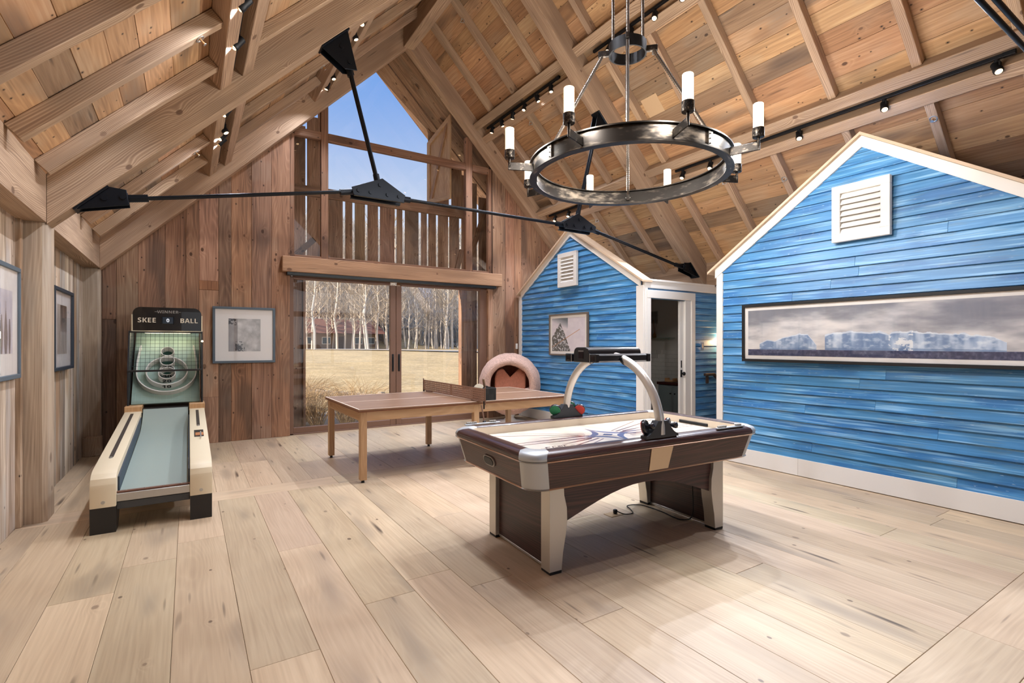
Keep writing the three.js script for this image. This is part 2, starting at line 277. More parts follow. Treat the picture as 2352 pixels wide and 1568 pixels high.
// left wall: weathered vertical boards, timber posts and plate beam; the right wall mirrors its core
const plate = (mir) => { const f = (x) => mir ? 2 * RX - x : x; const p = [[f(-1.13), 2.40], [f(-0.96), 2.40], [f(-0.96), 2.785], [f(-1.13), 2.615]]; return mir ? p.reverse() : p; };
const WIN_L = [];
{
  const w = struct('wall_left', 'left wall of weathered vertical barn boards with timber posts', 'wall');
  const r = rng(61), core = plain('wall_core', 0x5a4c40, 0.9);
  let z = ZF;
  for (const [a, b] of WIN_L.concat([[ZB + 0.2, ZB + 0.2]])) { part('wall_core', box(XL - 0.25, XL - 0.026, -0.05, 2.75, z, a), core, w); if (b > a) { part('wall_core', box(XL - 0.25, XL - 0.026, -0.05, 0.9, a, b), core, w); part('wall_core', box(XL - 0.25, XL - 0.026, 2.2, 2.75, a, b), core, w); } z = b; }
  z = ZF + 0.02; let n = 0;
  const hues = [[1.02, 0.98, 0.94], [1.12, 1.1, 1.06], [0.8, 0.78, 0.76], [1.05, 0.92, 0.78], [0.92, 0.94, 0.98], [1.2, 1.18, 1.14]];
  while (z < ZB) {
    let e = z + 0.10 + 0.14 * r(); if (e > ZB) e = ZB;
    const win = WIN_L.find(([a, b]) => e > a + 0.02 && z < b - 0.02), tint = tone(r, 0.85, 1.05, z > -5.4 ? mix3(hues[n % 6], [1.25, 1.24, 1.22], 0.35) : hues[(n * 5) % 6]); n++;
    const o = { grain: 'y', tint, uo: r() * 5, vo: r() * 9 }, x1 = XL + (r() - 0.5) * 0.008;
    const segs = win ? [[0.0, 0.9], [2.2, 2.42]] : [[0.0, 2.42]];
    for (const [y0, y1] of segs) part('wall_board', box(XL - 0.025, x1, y0 + 0.001, y1, z + 0.001, e - 0.001, 0.003, o), MGrey, w);
    z = e;
  }
  for (const [za, zb] of [[-8.33, -5.63], [-5.43, -0.92], [-0.72, 3.8]]) { const m = part('plate_beam', slab(plate(false), zb - za - 0.004, { grain: 'z', uo: r() * 3 }), MBeam, w, [0, 0, za + 0.002]); beamUV(m.geometry, r); }
  const post = (za, zb, h) => {
    const sh = [[XL - 0.02, za], [-0.985, za], [-0.957, za + 0.028], [-0.957, zb - 0.028], [-0.985, zb], [XL - 0.02, zb]].map(([x, q]) => [x, -q]).reverse();
    const g = slab(sh, h, {}); g.rotateX(-Math.PI / 2); postUV(g, r); return part('post', g, MGreyPost, w);
  };
  post(-5.72, -5.43, 2.40); post(-8.46, -8.345, 2.40); post(-1.02, -0.72, 2.4);
  part('post_trim', box(XL - 0.02, XL + 0.035, 0, 2.40, -5.425, -5.36, 0.004, { grain: 'y', tint: [0.95, 0.82, 0.7], uo: 2 }), MGrey, w);
  const pl = lathe([[0.0, 0], [0.105, 0], [0.11, 0.01], [0.11, 0.235], [0.105, 0.245], [0, 0.245]], 28); tintGeo(pl, [0.92, 0.9, 0.88]); postUV(pl, r); part('post_plinth', pl, MGreyPost, w, [-1.045, 0.0, -8.36]);
  for (const [a, b] of WIN_L) {
    const g = struct(a < 0 ? 'window_2' : 'window_3', 'small four-pane window in the left wall', 'window');
    for (const zz of [a, (a + b) / 2 - 0.025, b - 0.05]) part('window_frame', box(XL - 0.16, XL - 0.08, 0.9, 2.2, zz, zz + 0.05, 0.004), MWhite, g);
    for (const yy of [0.9, 1.53, 2.15]) part('window_frame', box(XL - 0.155, XL - 0.085, yy, yy + 0.05, a + 0.05, b - 0.05, 0.004), MWhite, g);
    part('pane', box(XL - 0.123, XL - 0.117, 0.95, 2.15, a + 0.05, b - 0.05), MGlass, g);
  }
}
function beamUV(g, r) { const p = g.attributes.position, n = g.attributes.normal, u = g.attributes.uv, a = r() * 4, b = r() * 7; for (let i = 0; i < p.count; i++) u.setXY(i, (Math.abs(n.getX(i)) > 0.5 ? p.getY(i) : p.getX(i)) + a, p.getZ(i) + b); }
function postUV(g, r) { const p = g.attributes.position, n = g.attributes.normal, u = g.attributes.uv, a = r() * 4, b = r() * 7; for (let i = 0; i < p.count; i++) u.setXY(i, (Math.abs(n.getX(i)) > 0.6 ? p.getZ(i) : p.getX(i)) + a, p.getY(i) + b); }
{
  const w = struct('wall_right', 'plastered right wall behind the two little blue houses', 'wall');
  part('wall_core', box(XR, XR + 0.25, -0.05, 2.75, ZF, ZB + 0.2), plain('grey_plaster', 0x9c9184, 0.9), w);
  const r = rng(8);
  for (const [za, zb] of [[-8.33, -5.63], [-5.43, -0.92], [-0.72, 3.8]]) { const m = part('plate_beam', slab(plate(true), zb - za - 0.004, {}), MBeam, w, [0, 0, za + 0.002]); beamUV(m.geometry, r); }
}
// far gable wall: reddish barn boards either side of the glazing
{
  const w = struct('wall_back', 'far gable wall of reddish brown vertical barn boards', 'wall');
  const r = rng(71), core = plain('wall_core_dark', 0x54443a, 0.9);
  part('wall_core', slab([[-1.35, -0.05], [1.33, -0.05], [1.33, 5.0], [-1.35, 2.35]], 0.12), core, w, [0, 0, -8.62]);
  part('wall_core', slab([[4.97, -0.05], [7.74, -0.05], [7.74, 2.35], [4.97, 5.1]], 0.12), core, w, [0, 0, -8.62]);
  const E = [-1.13, -0.953, -0.806, -0.574, -0.273, -0.031, 0.125, 0.367, 0.527, 0.795, 1.064, 1.325];
  const T = [[0.7, 0.66, 0.64], [0.62, 0.58, 0.57], [0.86, 0.82, 0.78], [1.02, 0.9, 0.82], [1.0, 0.88, 0.8], [0.96, 0.84, 0.76], [1.3, 1.2, 1.16], [0.74, 0.7, 0.68], [1.05, 0.9, 0.76], [0.98, 0.9, 0.86], [1.02, 0.92, 0.84]];
  const board = (a, b, y0, y1, t) => part('wall_board', box(a + 0.0012, b - 0.0012, y0, y1, ZF - 0.026, ZF + (r() - 0.5) * 0.01, 0.003, { grain: 'y', tint: t.map((q) => q * (0.97 + 0.06 * r())), uo: r() * 5, vo: r() * 9 }), MBarn, w);
  for (let i = 0; i < E.length - 1; i++) {
    const a = E[i], b = E[i + 1], top = a + 3.38 + (b - a), t = T[i];
    if (i === 6) { board(a, b, 0.001, 0.66, [1.22, 1.12, 1.1]); board(a, b, 0.662, 2.20, t); board(a, b, 2.202, 2.33, [1.12, 0.88, 0.68]); board(a, b, 2.332, top, t); }
    else if (i === 1) { board(a, b, 0.001, 1.75, [0.6, 0.6, 0.6]); board(a, b, 1.752, top, [0.66, 0.58, 0.55]); }
    else board(a, b, 0.001, top, t);
  }
  const E2 = [4.965, 5.249, 5.458, 5.624, 5.87, 6.1, 6.36, 6.6, 6.85, 7.1, 7.3, 7.52], T2 = [[0.9, 0.82, 0.76], [0.92, 0.78, 0.7], [1.0, 0.84, 0.72], [0.82, 0.74, 0.68]];
  for (let i = 0; i < E2.length - 1; i++) { const a = E2[i], b = E2[i + 1]; board(a, b, 0.001, 2 * RX - b + 3.38 + (b - a), T2[i % 4]); }
  // lintel over the sliding door
  part('lintel', box(1.20, 5.11, 2.533, 2.771, ZF, -8.35, 0.008, { grain: 'x', tint: [1.0, 0.84, 0.72], uo: 0.4, vo: 3 }), MBeam, w);
  part('door_track', box(1.27, 4.99, 2.485, 2.533, ZF + 0.005, -8.37, 0.003), plain('track_grey', 0x35393c, 0.5, 0.5), w);
  part('jamb_casing', box(4.86, 4.965, 0.0, 2.485, -8.6, ZF + 0.012, 0.004, { grain: 'y', tint: [1.35, 1.25, 1.15] }), MBarn, w);
}
// upper glazing
const roofL = (x) => x + 3.37, roofR = (x) => 2 * RX - x + 3.37;
{
  const g = struct('window_1', 'tall gable window with mullions and a cross rail', 'window'), zb = -8.62, zf = -8.52;
  const wb = { grain: 'y', tint: [0.8, 0.66, 0.58] };
  const up = (x0, x1, y0, y1) => part('mullion', box(x0, x1, y0, y1, zb, zf, 0.006, wb), MBarn, g);
  up(1.33, 1.395, 2.77, roofL(1.36)); up(1.80, 1.91, 2.77, roofL(1.86) + 0.05); up(4.41, 4.545, 2.77, roofR(4.48) + 0.05); up(4.90, 4.97, 2.77, roofR(4.94));
  for (const [a, b] of [[1.395, 1.80], [1.91, 4.41], [4.545, 4.90]]) part('cross_rail', box(a, b, 4.712, 4.835, zb, zf, 0.006, { grain: 'x', tint: [0.74, 0.6, 0.53] }), MBarn, g), part('sill_rail', box(a, b, 2.74, 2.83, zb, zf, 0.006, { grain: 'x', tint: [0.74, 0.6, 0.53] }), MBarn, g);
  const pane = (pts) => part('pane', slab(pts, 0.006), MGlass, g, [0, 0, -8.575]);
  pane([[1.395, 2.83], [1.80, 2.83], [1.80, 4.712], [1.395, 4.712]]); pane([[1.395, 4.835], [1.80, 4.835], [1.80, roofL(1.80)]].concat([[1.47, 4.84]]));
  pane([[1.91, 2.83], [4.41, 2.83], [4.41, 4.712], [1.91, 4.712]]); pane([[1.91, 4.835], [4.41, 4.835], [4.41, roofR(4.41)], [RX, RX + 3.37], [1.91, roofL(1.91)]]);
  pane([[4.545, 2.83], [4.90, 2.83], [4.90, 4.712], [4.545, 4.712]]); pane([[4.545, 4.835], [4.88, 4.835], [4.545, roofR(4.545)]]);
  // sliding doors
  const d = struct('door_1', 'two-leaf sliding glass door with bronze frames', 'door');
  const fr = (n, x0, x1, y0, y1, z0 = -8.62, z1 = -8.52) => part(n, box(x0, x1, y0, y1, z0, z1, 0.004), MBronze, d);
  fr('jamb', 1.328, 1.385, 0, 2.485); fr('jamb', 4.714, 4.86, 0, 2.485); fr('stile', 2.947, 3.044, 0.02, 2.44, -8.60, -8.53); fr('stile', 3.050, 3.147, 0.02, 2.44, -8.60, -8.53);
  for (const [a, b] of [[1.385, 2.947], [3.147, 4.714]]) { fr('bottom_rail', a, b, 0.02, 0.112, -8.60, -8.53); fr('top_rail', a, b, 2.44, 2.52, -8.60, -8.53); part('pane', box(a, b, 0.112, 2.44, -8.57, -8.564), MGlass, d); }
  fr('sill', 1.328, 4.86, -0.02, 0.02);
  const hm = plain('pull_dark', 0x2c2a2a, 0.4, 0.6);
  for (const x of [2.99, 3.10]) { const h = part('pull_handle', cbox(0.035, 0.30, 0.012, 0.005), hm, d, [x, 1.10, -8.526]); part('recess', cbox(0.014, 0.22, 0.006, 0.002), MBlack, h, [0, 0, 0.006]); }
}
// wall behind the camera with its own gable window
{
  const w = struct('wall_front', 'gable wall behind the viewer with a large window', 'wall'), m = plain('front_wall_board', 0x8d6850, 0.8);
  part('wall_core', slab([[-1.35, -0.05], [-0.3, -0.05], [-0.3, 3.3], [-1.35, 2.35]], 0.15), m, w, [0, 0, ZB]);
  part('wall_core', slab([[6.69, -0.05], [7.74, -0.05], [7.74, 2.35], [6.69, 3.3]], 0.15), m, w, [0, 0, ZB]);
  part('wall_core', box(-0.3, 6.69, -0.05, 0.2, ZB, ZB + 0.15), m, w);
  const g = struct('window_4', 'large gable window behind the viewer', 'window');
  for (const x of [-0.3, 1.4, 3.14, 4.9, 6.59]) part('mullion', box(x, x + 0.1, 0.2, Math.min(roofL(x), roofR(x)), ZB, ZB + 0.1, 0.004), MBronze, g);
  for (const [a, b] of [[-0.2, 1.4], [1.5, 3.14], [3.24, 4.9], [5.0, 6.59]]) part('cross_rail', box(a, b, 2.5, 2.7, ZB, ZB + 0.1, 0.004), MBronze, g), part('pane', box(a, b, 0.2, 2.5, ZB + 0.04, ZB + 0.046), MGlass, g);
  part('pane', slab([[-0.2, 2.7], [6.59, 2.7], [6.59, roofR(6.59)], [RX, RX + 3.37], [-0.2, roofL(-0.2)]], 0.006), MGlass, g, [0, 0, ZB + 0.04]);
}
// ---------------------------------------------------------------- the two little blue houses inside the room (walls, so structure)
const XH = 5.545;
function louvreVent(name, label, X0, X1, y0, y1, x, nSlat) { // attic vent; X = -z
  const v = thing(name, label, 'vent', [x - 0.014, y0, -(X0 + X1) / 2], -Math.PI / 2); // local +z looks to -x
  const w = X1 - X0, h = y1 - y0, f = 0.078;
  part('frame_rail', cbox(w, f, 0.05, 0.004), MWhite, v, [0, f / 2, 0.01]); part('frame_rail', cbox(w, f, 0.05, 0.004), MWhite, v, [0, h - f / 2, 0.01]);
  for (const s of [-1, 1]) part('frame_stile', cbox(f, h - 2 * f, 0.05, 0.004), MWhite, v, [s * (w - f) / 2, h / 2, 0.01]);
  part('backing', cbox(w - 2 * f + 0.01, h - 2 * f + 0.01, 0.004), MWhite, v, [0, h / 2, -0.012]);
  const ih = h - 2 * f;
  for (let i = 0; i < nSlat; i++) part('slat', cbox(w - 2 * f - 0.004, 0.008, 0.068, 0.002), MWhite, v, [0, f + ih * (i + 0.5) / nSlat, 0.012], [1.0, 0, 0]);
  return v;
}
function clapboards(parent, mat, X0, X1, rows, opts, r) { // boards on a wall facing -x, X = -z
  for (let k = 0; k < rows; k++) {
    const y0 = 0.19 + 0.1005 * k; let a = X0, b = X1; if (opts.apex) { const hw = (opts.apex[1] - 0.135 - y0) / opts.slope; a = Math.max(X0, opts.apex[0] - hw); b = Math.min(X1, opts.apex[0] + hw); }
    if (b - a < 0.04) break;
    const cuts = [a]; if (b - a > 2.4 && r() < 0.8) cuts.push(a + (b - a) * (0.25 + 0.5 * r())); cuts.push(b);
    for (let i = 0; i < cuts.length - 1; i++) { const L = cuts[i + 1] - cuts[i] - 0.001; part('clapboard', cbox(0.012, 0.114, L, 0.0015, { grain: 'z', tint: tone(r, 0.9, 1.08), uo: r() * 4, vo: r() * 9 }), mat, parent, [XH + 0.016, y0 + 0.051, -(cuts[i] + cuts[i + 1]) / 2], [0, 0, -0.19]); }
  }
}
function gableTrim(parent, apexX, apexY, e0, e1, slope, back) { // e0 < e1 are the eave ends in X = -z
  const Y = (X) => apexY - slope * Math.abs(X - apexX);
  for (const e of [e0, e1]) {
    const i = (e === e0 ? 1 : -1), flip = (p) => e === e0 ? p : p.slice().reverse();
    part('rake_board', slab(flip([[e + i * 0.085, Y(e + i * 0.085) - 0.032], [e + i * 0.085, Y(e + i * 0.085) - 0.142], [apexX, apexY - 0.142], [apexX, apexY - 0.032]]), 0.026), MWhite, parent, [XH - 0.012, 0, 0], [0, Math.PI / 2, 0]);
    part('roof_edge', slab(flip([[e, Y(e)], [e, Y(e) - 0.03], [apexX, apexY - 0.03], [apexX, apexY]]), back - XH + 0.05), MHouseRoof, parent, [XH - 0.05, 0, 0], [0, Math.PI / 2, 0]);
  }
}
const MHouseRoof = plain('house_roof_paint', 0xd2b89c, 0.6);
{ // near house
  const h = struct('wall_near_house', 'near blue clapboard house front with white gable trim', 'wall'), r = rng(91), A = [2.333, 3.492], S = 0.679;
  clapboards(h, MBlue, 0.80, 3.868, 33, { apex: A, slope: S }, r);
  part('house_core', slab([[0.74, -0.02], [3.93, -0.02], [3.93, A[1] - 0.1 - S * 1.597], [A[0], A[1] - 0.06], [0.74, A[1] - 0.1 - S * 1.597]], 1.9), plain('house_core_blue', 0x35608c, 0.8), h, [XH + 0.03, 0, 0], [0, Math.PI / 2, 0]);
  gableTrim(h, A[0], A[1], 0.616, 4.05, S, XH + 0.2);
  for (const [a, b] of [[3.863, 3.95], [0.716, 0.803]]) part('corner_board', box(XH - 0.006, XH + 0.06, 0, A[1] - 0.16 - S * (Math.abs((a + b) / 2 - A[0]) - 0.05), -b, -a, 0.003), MWhite, h);
  let z = -3.862; for (const e of [-2.95, -0.804]) { part('baseboard', box(XH - 0.002, XH + 0.024, 0.006, 0.19, z, e - 0.001, 0.003), MWhite, h); z = e; }
  louvreVent('attic_vent', 'white square louvred vent high on the near blue house', 2.078, 2.586, 2.448, 3.008, XH - 0.008, 7);
}
{ // far house with the bathroom in it
  const h = struct('wall_far_house', 'far whitewashed blue clapboard house with white trim and open door', 'wall'), r = rng(97), A = [6.83, 3.427], S = 0.63;
  clapboards(h, MBlue, 5.292, 8.33, 33, { apex: A, slope: S }, r);
  const core = plain('far_house_core', 0x5f86ad, 0.8), zd = -5.16;
  part('house_core', slab([[5.29, -0.02], [8.44, -0.02], [8.44, 2.30], [A[0], A[1] - 0.06], [5.29, 2.36]], 0.09), core, h, [XH + 0.03, 0, 0], [0, Math.PI / 2, 0]);
  gableTrim(h, A[0], A[1], 5.13, 8.44, S, XH + 0.16);
  part('corner_board', box(XH - 0.006, XH + 0.02, 0, 2.28, -5.292, -5.152, 0.003), MWhite, h); part('corner_board', box(XH - 0.006, XH + 0.02, 0, 2.36, -8.43, -8.335, 0.003), MWhite, h);
  part('corner_board', box(XH + 0.02, XH + 0.085, 0, 2.26, -5.20, -5.146, 0.003), MWhite, h);
  part('baseboard', box(XH - 0.002, XH + 0.024, 0.006, 0.19, -8.334, -5.293, 0.003), MWhite, h);
  louvreVent('attic_vent', 'white narrow louvred vent high on the far blue house', 6.599, 7.11, 2.414, 3.003, XH - 0.008, 7);
  // side wall with the door
  const sw = (x0, x1, y0, y1) => part('side_wall_core', box(x0, x1, y0, y1, zd - 0.12, zd - 0.02), core, h);
  sw(XH + 0.05, 5.68, 0, 2.26); sw(5.68, 6.60, 2.10, 2.26); sw(6.60, XR, 0, 2.26);
  for (let k = 0; k < 21; k++) {
    const y0 = 0.19 + 0.1005 * k - 0.1; const segs = y0 < 2.10 ? [[XH + 0.085, 5.606], [6.69, XR - 0.01]] : [[XH + 0.085, XR - 0.01]];
    for (const [a, b] of segs) part('clapboard', cbox(b - a - 0.001, 0.114, 0.012, 0.0015, { grain: 'x', tint: tone(r, 0.9, 1.06), uo: r() * 4, vo: r() * 9 }), MBlue, h, [(a + b) / 2, y0 + 0.051, zd - 0.014], [-0.19, 0, 0]);
  }
  part('eave_board', box(XH + 0.03, XR - 0.005, 2.245, 2.345, zd - 0.03, zd + 0.012, 0.003), MWhite, h);
  part('eave_cap', box(XH + 0.03, XR - 0.35, 2.345, 2.375, zd - 0.06, zd + 0.022, 0.003), MWhite, h);
  const d = struct('door_2', 'white cased doorway into the tiled bathroom', 'door');
  part('casing', box(5.606, 5.690, 0, 2.10, zd - 0.02, zd + 0.02, 0.003), MWhite, d); part('casing', box(6.60, 6.688, 0, 2.10, zd - 0.02, zd + 0.02, 0.003), MWhite, d); part('casing', box(5.606, 6.688, 2.10, 2.215, zd - 0.02, zd + 0.022, 0.003), MWhite, d);
  part('jamb', box(6.47, 6.60, 0, 2.10, zd - 0.10, zd + 0.004, 0.003), MWhite, d); part('jamb', box(5.665, 5.690, 0, 2.10, zd - 0.12, zd - 0.02, 0.002), MWhite, d);
  const leaf = part('door_leaf', box(6.385, 6.47, 0.01, 2.09, zd - 0.07, zd - 0.03, 0.003), MWhite, d);
  part('strike_plate', box(6.405, 6.425, 1.06, 1.17, zd - 0.032, zd - 0.024, 0.001), MBlack, leaf); const kn = lathe([[0, 0], [0.012, 0], [0.012, 0.035], [0.028, 0.045], [0.03, 0.06], [0.02, 0.07], [0, 0.07]], 18); part('knob', kn, MBlack, leaf, [6.41, 0.97, zd - 0.03], [Math.PI / 2, 0, 0]); part('rose', box(6.392, 6.428, 0.915, 1.025, zd - 0.031, zd - 0.022, 0.002), MBlack, leaf);
  // bathroom inside
  const b = struct('wall_bathroom', 'bathroom walls with white subway tile wainscot', 'wall');
  part('wall_core', box(XR - 0.03, XR, 0, 2.6, -8.3, zd - 0.12), MWallPaint, b); part('wall_core', box(XH + 0.125, XR - 0.03, 0, 2.6, -8.3, -8.26), MWallPaint, b); part('ceiling_panel', box(XH + 0.125, XR, 2.245, 2.26, -8.3, zd - 0.12), MWallPaint, b);
  const tm = plain('white_tile', 0xd6d1c9, 0.25); const tg = cbox(0.006, 0.0725, 0.150, 0.0015); part('grout', box(XR - 0.034, XR - 0.03, 0.0, 1.31, -7.6, -5.3), plain('grout', 0x8f8880, 0.9), b);
  for (let row = 0; row < 17; row++) for (let c = 0; c < 13; c++) part('tile', tg, tm, b, [XR - 0.036, 1.31 - 0.0375 - row * 0.0755, -5.36 - (c + (row % 2) * 0.5) * 0.1525]);
}
{ // bathroom things
  const va = thing('vanity', 'grey bathroom vanity with dark wooden top seen through the open door', 'cabinet', [7.20, 0, -5.78]);
  part('body', cbox(0.52, 0.60, 0.66, 0.006), plain('vanity_grey', 0x6f7a7c, 0.5), va, [0, 0.42, 0]); part('top', cbox(0.56, 0.045, 0.70, 0.006, { grain: 'z', tint: [0.8, 0.5, 0.4] }), MWenge, va, [0, 0.745, 0]); part('plinth', cbox(0.44, 0.12, 0.6, 0.004), MBlack, va, [0, 0.06, 0]);
  for (const s of [-1, 1]) { const dr = part('door', cbox(0.012, 0.54, 0.31, 0.004), mats.vanity_grey, va, [-0.266, 0.42, s * 0.165]); part('knob', cyl(0.012, 0.012, 0.02, 12), MBlack, dr, [-0.014, 0.16, -s * 0.12], [0, 0, Math.PI / 2]); }
  const tb = thing('toilet_roll_box', 'white lidded box standing on the bathroom vanity', 'box', [7.12, 0.768, -5.70]); part('body', cbox(0.13, 0.16, 0.13, 0.01), plain('box_white', 0xd9cdbb, 0.6), tb, [0, 0.08, 0]); part('lid', cbox(0.14, 0.018, 0.14, 0.005), mats.box_white, tb, [0, 0.17, 0]);
  const tr = thing('wooden_tray', 'small wooden tray beside the white box on the vanity', 'tray', [7.06, 0.768, -5.93]); part('base', cbox(0.12, 0.03, 0.18, 0.004, { tint: [0.9, 0.75, 0.6] }), MBirch, tr, [0, 0.016, 0]); for (const s of [-1, 1]) part('side', cbox(0.12, 0.05, 0.012, 0.003, { tint: [0.8, 0.6, 0.45] }), MBirch, tr, [0, 0.04, s * 0.084]);
  const gs = thing('glass_shelf', 'narrow glass shelf on the bathroom wall', 'shelf', [XR - 0.10, 1.535, -6.50]); part('pane', cbox(0.13, 0.008, 0.62, 0.002), phys('green_edge_glass', { color: 0xbfd8cc, transmission: 0.8, roughness: 0.05, thickness: 0 }), gs); for (const s of [-0.2, 0.2]) part('bracket', cyl(0.012, 0.012, 0.03, 12), MChrome, gs, [0.02, -0.02, s]);
  const rd = thing('reed_diffuser', 'reed diffuser with thin brown sticks on the glass shelf', 'diffuser', [XR - 0.10, 1.54, -6.62]); part('bottle', lathe([[0, 0], [0.032, 0], [0.034, 0.02], [0.03, 0.07], [0.014, 0.085], [0.014, 0.10], [0, 0.10]], 18), phys('amber_glass', { color: 0xb98a5a, transmission: 0.6, roughness: 0.1, thickness: 0 }), rd); const sm = plain('reed_brown', 0x8a5a36, 0.7); for (const [a, c] of [[-0.05, 0.03], [0.02, -0.05], [0.05, 0.02], [-0.02, -0.02]]) part('reed', rod(V3(0, 0.09, 0), V3(a, 0.34, c), 0.003, 6), sm, rd);
  const vg = thing('wall_grille', 'small square air grille high on the bathroom wall', 'grille', [XR - 0.034, 1.93, -6.72]); part('frame', cbox(0.012, 0.24, 0.24, 0.003), plain('grille_grey', 0xa6a19a, 0.5), vg); for (let i = 0; i < 8; i++) part('slat', cbox(0.008, 0.012, 0.2, 0.002), plain('grille_dark_' + i, 0x6d6963, 0.5), vg, [-0.009, -0.09 + i * 0.0257, 0]);
  // passage: sconce, switch, handrail
  const sc = thing('wall_sconce', 'lit wall sconce in the passage beside the far house door', 'sconce', [7.33, 1.50, -5.16]); part('backplate', cbox(0.08, 0.16, 0.02, 0.004), MBlack, sc, [0, 0, 0.012]); part('shade', cyl(0.035, 0.035, 0.16, 20), MCandle, sc, [0, 0, 0.08]); part('arm', cbox(0.02, 0.02, 0.05), MBlack, sc, [0, -0.09, 0.05]);
  const sl = new THREE.PointLight(0xffc98a, 0.9); sl.position.set(0, 0, 0.08); sl.name = 'sconce_lamp'; sc.add(sl);
  const sw = thing('light_switch', 'blue painted light switch beside the bathroom door casing', 'switch', [6.86, 1.39, -5.158]); part('plate', cbox(0.075, 0.12, 0.012, 0.004), plain('switch_blue', 0x5d7da6, 0.5), sw, [0, 0, 0.012]); part('rocker', cbox(0.034, 0.066, 0.008, 0.003), plain('switch_rocker', 0xcab9a2, 0.5), sw, [0, 0, 0.019]);
  const hr = thing('handrail', 'dark wooden stair handrail on the deep blue clapboards', 'handrail', [6.88, 0.0, -5.10]); const hm = plain('handrail_dark', 0x3b2a20, 0.45); part('rail', cbox(0.24, 0.04, 0.05, 0.008), hm, hr, [0.10, 0.94, 0]); part('rail', cbox(0.50, 0.04, 0.05, 0.008), hm, hr, [0.40, 0.80, 0], [0, 0, -0.62]); part('bracket', cbox(0.05, 0.12, 0.03, 0.005), hm, hr, [0.06, 0.86, -0.015]);
  const s2 = thing('light_switch', 'small white light switch on the brown boards beside the glass door', 'switch', [5.51, 1.378, ZF + 0.006]); part('plate', cbox(0.05, 0.11, 0.01, 0.003), MWhite, s2, [0, 0, 0.006]); part('rocker', cbox(0.02, 0.05, 0.006, 0.002), MWhite, s2, [0, 0, 0.013]);
  const ou = thing('wall_outlet', 'grey wall outlet low on the pale boards of the left wall', 'outlet', [XL + 0.006, 0.42, -4.86], Math.PI / 2); part('plate', cbox(0.075, 0.12, 0.008, 0.003), plain('outlet_grey', 0x9a948a, 0.5), ou, [0, 0, 0.004]); for (const s of [-1, 1]) part('socket', cbox(0.03, 0.03, 0.004, 0.002), MWhite, ou, [0, s * 0.025, 0.009]);
}
// ---------------------------------------------------------------- tie-rod trusses
function plateShape(pts, t, bev = 0.004) { const g = slab(pts, t - 2 * bev, { bevel: bev }); g.translate(0, 0, -t / 2 + bev); return g; }
function truss(z, label) {
  const t = thing('tie_rod_truss', label, 'truss', [RX, 0, z]);
  const X = (x) => x - RX;
  for (const s of [-1, 1]) {
    const f = (x) => s < 0 ? X(x) : -X(x), P = (l) => s < 0 ? l.map(([x, y]) => [f(x), y]) : l.map(([x, y]) => [f(x), y]).reverse();
    // foot plate under the principal rafter, node plate, upper bracket: pairs of steel plates
    for (const dz of [-0.055, 0.055]) {
      part('foot_plate', plateShape(P([[-0.80, 2.54], [-0.437, 2.63], [-0.455, 2.752], [-0.605, 2.762]]), 0.012), MSteel, t, [0, 0, dz]);
      part('node_plate', plateShape(P([[1.49, 3.02], [2.04, 3.02], [2.06, 3.10], [1.80, 3.245], [1.47, 3.10]]), 0.012), MSteel, t, [0, 0, dz]);
      part('upper_plate', plateShape(P([[1.16, 4.50], [1.40, 4.34], [1.52, 4.36], [1.42, 4.755]]), 0.012), MSteel, t, [0, 0, dz]);
    }
    const bearing = (s0, s1) => { const m = part('bearing_plate', cbox(s1 - s0, 0.02, 0.17, 0.003), MSteel, t); m.applyMatrix4(slopeMatrix(s, (s0 + s1) / 2, 0.292, 0)); m.position.x -= RX; };
    bearing(5.62, 5.94); bearing(2.78, 3.17);
    for (const dz of [-0.055, 0.055]) part('bottom_angle', cbox(0.56, 0.012, 0.03, 0.002), MSteel, t, [f(1.765), 3.016, dz * 1.35]);
    const bolt = (x, y) => part('bolt', cyl(0.022, 0.022, 0.15, 12), MSteel, t, [f(x), y, 0], [Math.PI / 2, 0, 0]);
    bolt(-0.475, 2.69); bolt(-0.60, 2.66); bolt(1.54, 3.075); bolt(1.67, 3.075); bolt(1.86, 3.075); bolt(1.99, 3.075); bolt(1.775, 3.17); bolt(1.445, 4.42); bolt(1.36, 4.56);
    for (const dz of [-0.022, 0.022]) {
      part('tie_rod', rod(V3(f(-0.42), 2.695, dz), V3(f(1.52), 3.075, dz), 0.013), MSteel, t);
      part('strut_rod', rod(V3(f(1.77), 3.19, dz), V3(f(1.45), 4.40, dz), 0.016), MSteel, t);
    }
    for (const [a, b] of [[[-0.475, 2.69], [-0.30, 2.72]], [[1.36, 3.04], [1.54, 3.08]], [[1.775, 3.16], [1.745, 3.30]], [[1.47, 4.30], [1.44, 4.44]]]) part('clevis', rod(V3(f(a[0]), a[1], 0), V3(f(b[0]), b[1], 0), 0.034, 12), MSteel, t);
    part('clevis', rod(V3(f(1.98), 3.075, 0), V3(f(2.14), 3.075, 0), 0.034, 12), MSteel, t);
  }
  for (const dz of [-0.022, 0.022]) part('tie_rod', rod(V3(X(2.04), 3.075, dz), V3(-X(2.04), 3.075, dz), 0.013), MSteel, t);
  return t;
}
truss(-5.53, 'black steel tie-rod truss spanning the room in front of the gable window');
truss(-0.82, 'black steel tie rods crossing the upper right corner of the view');
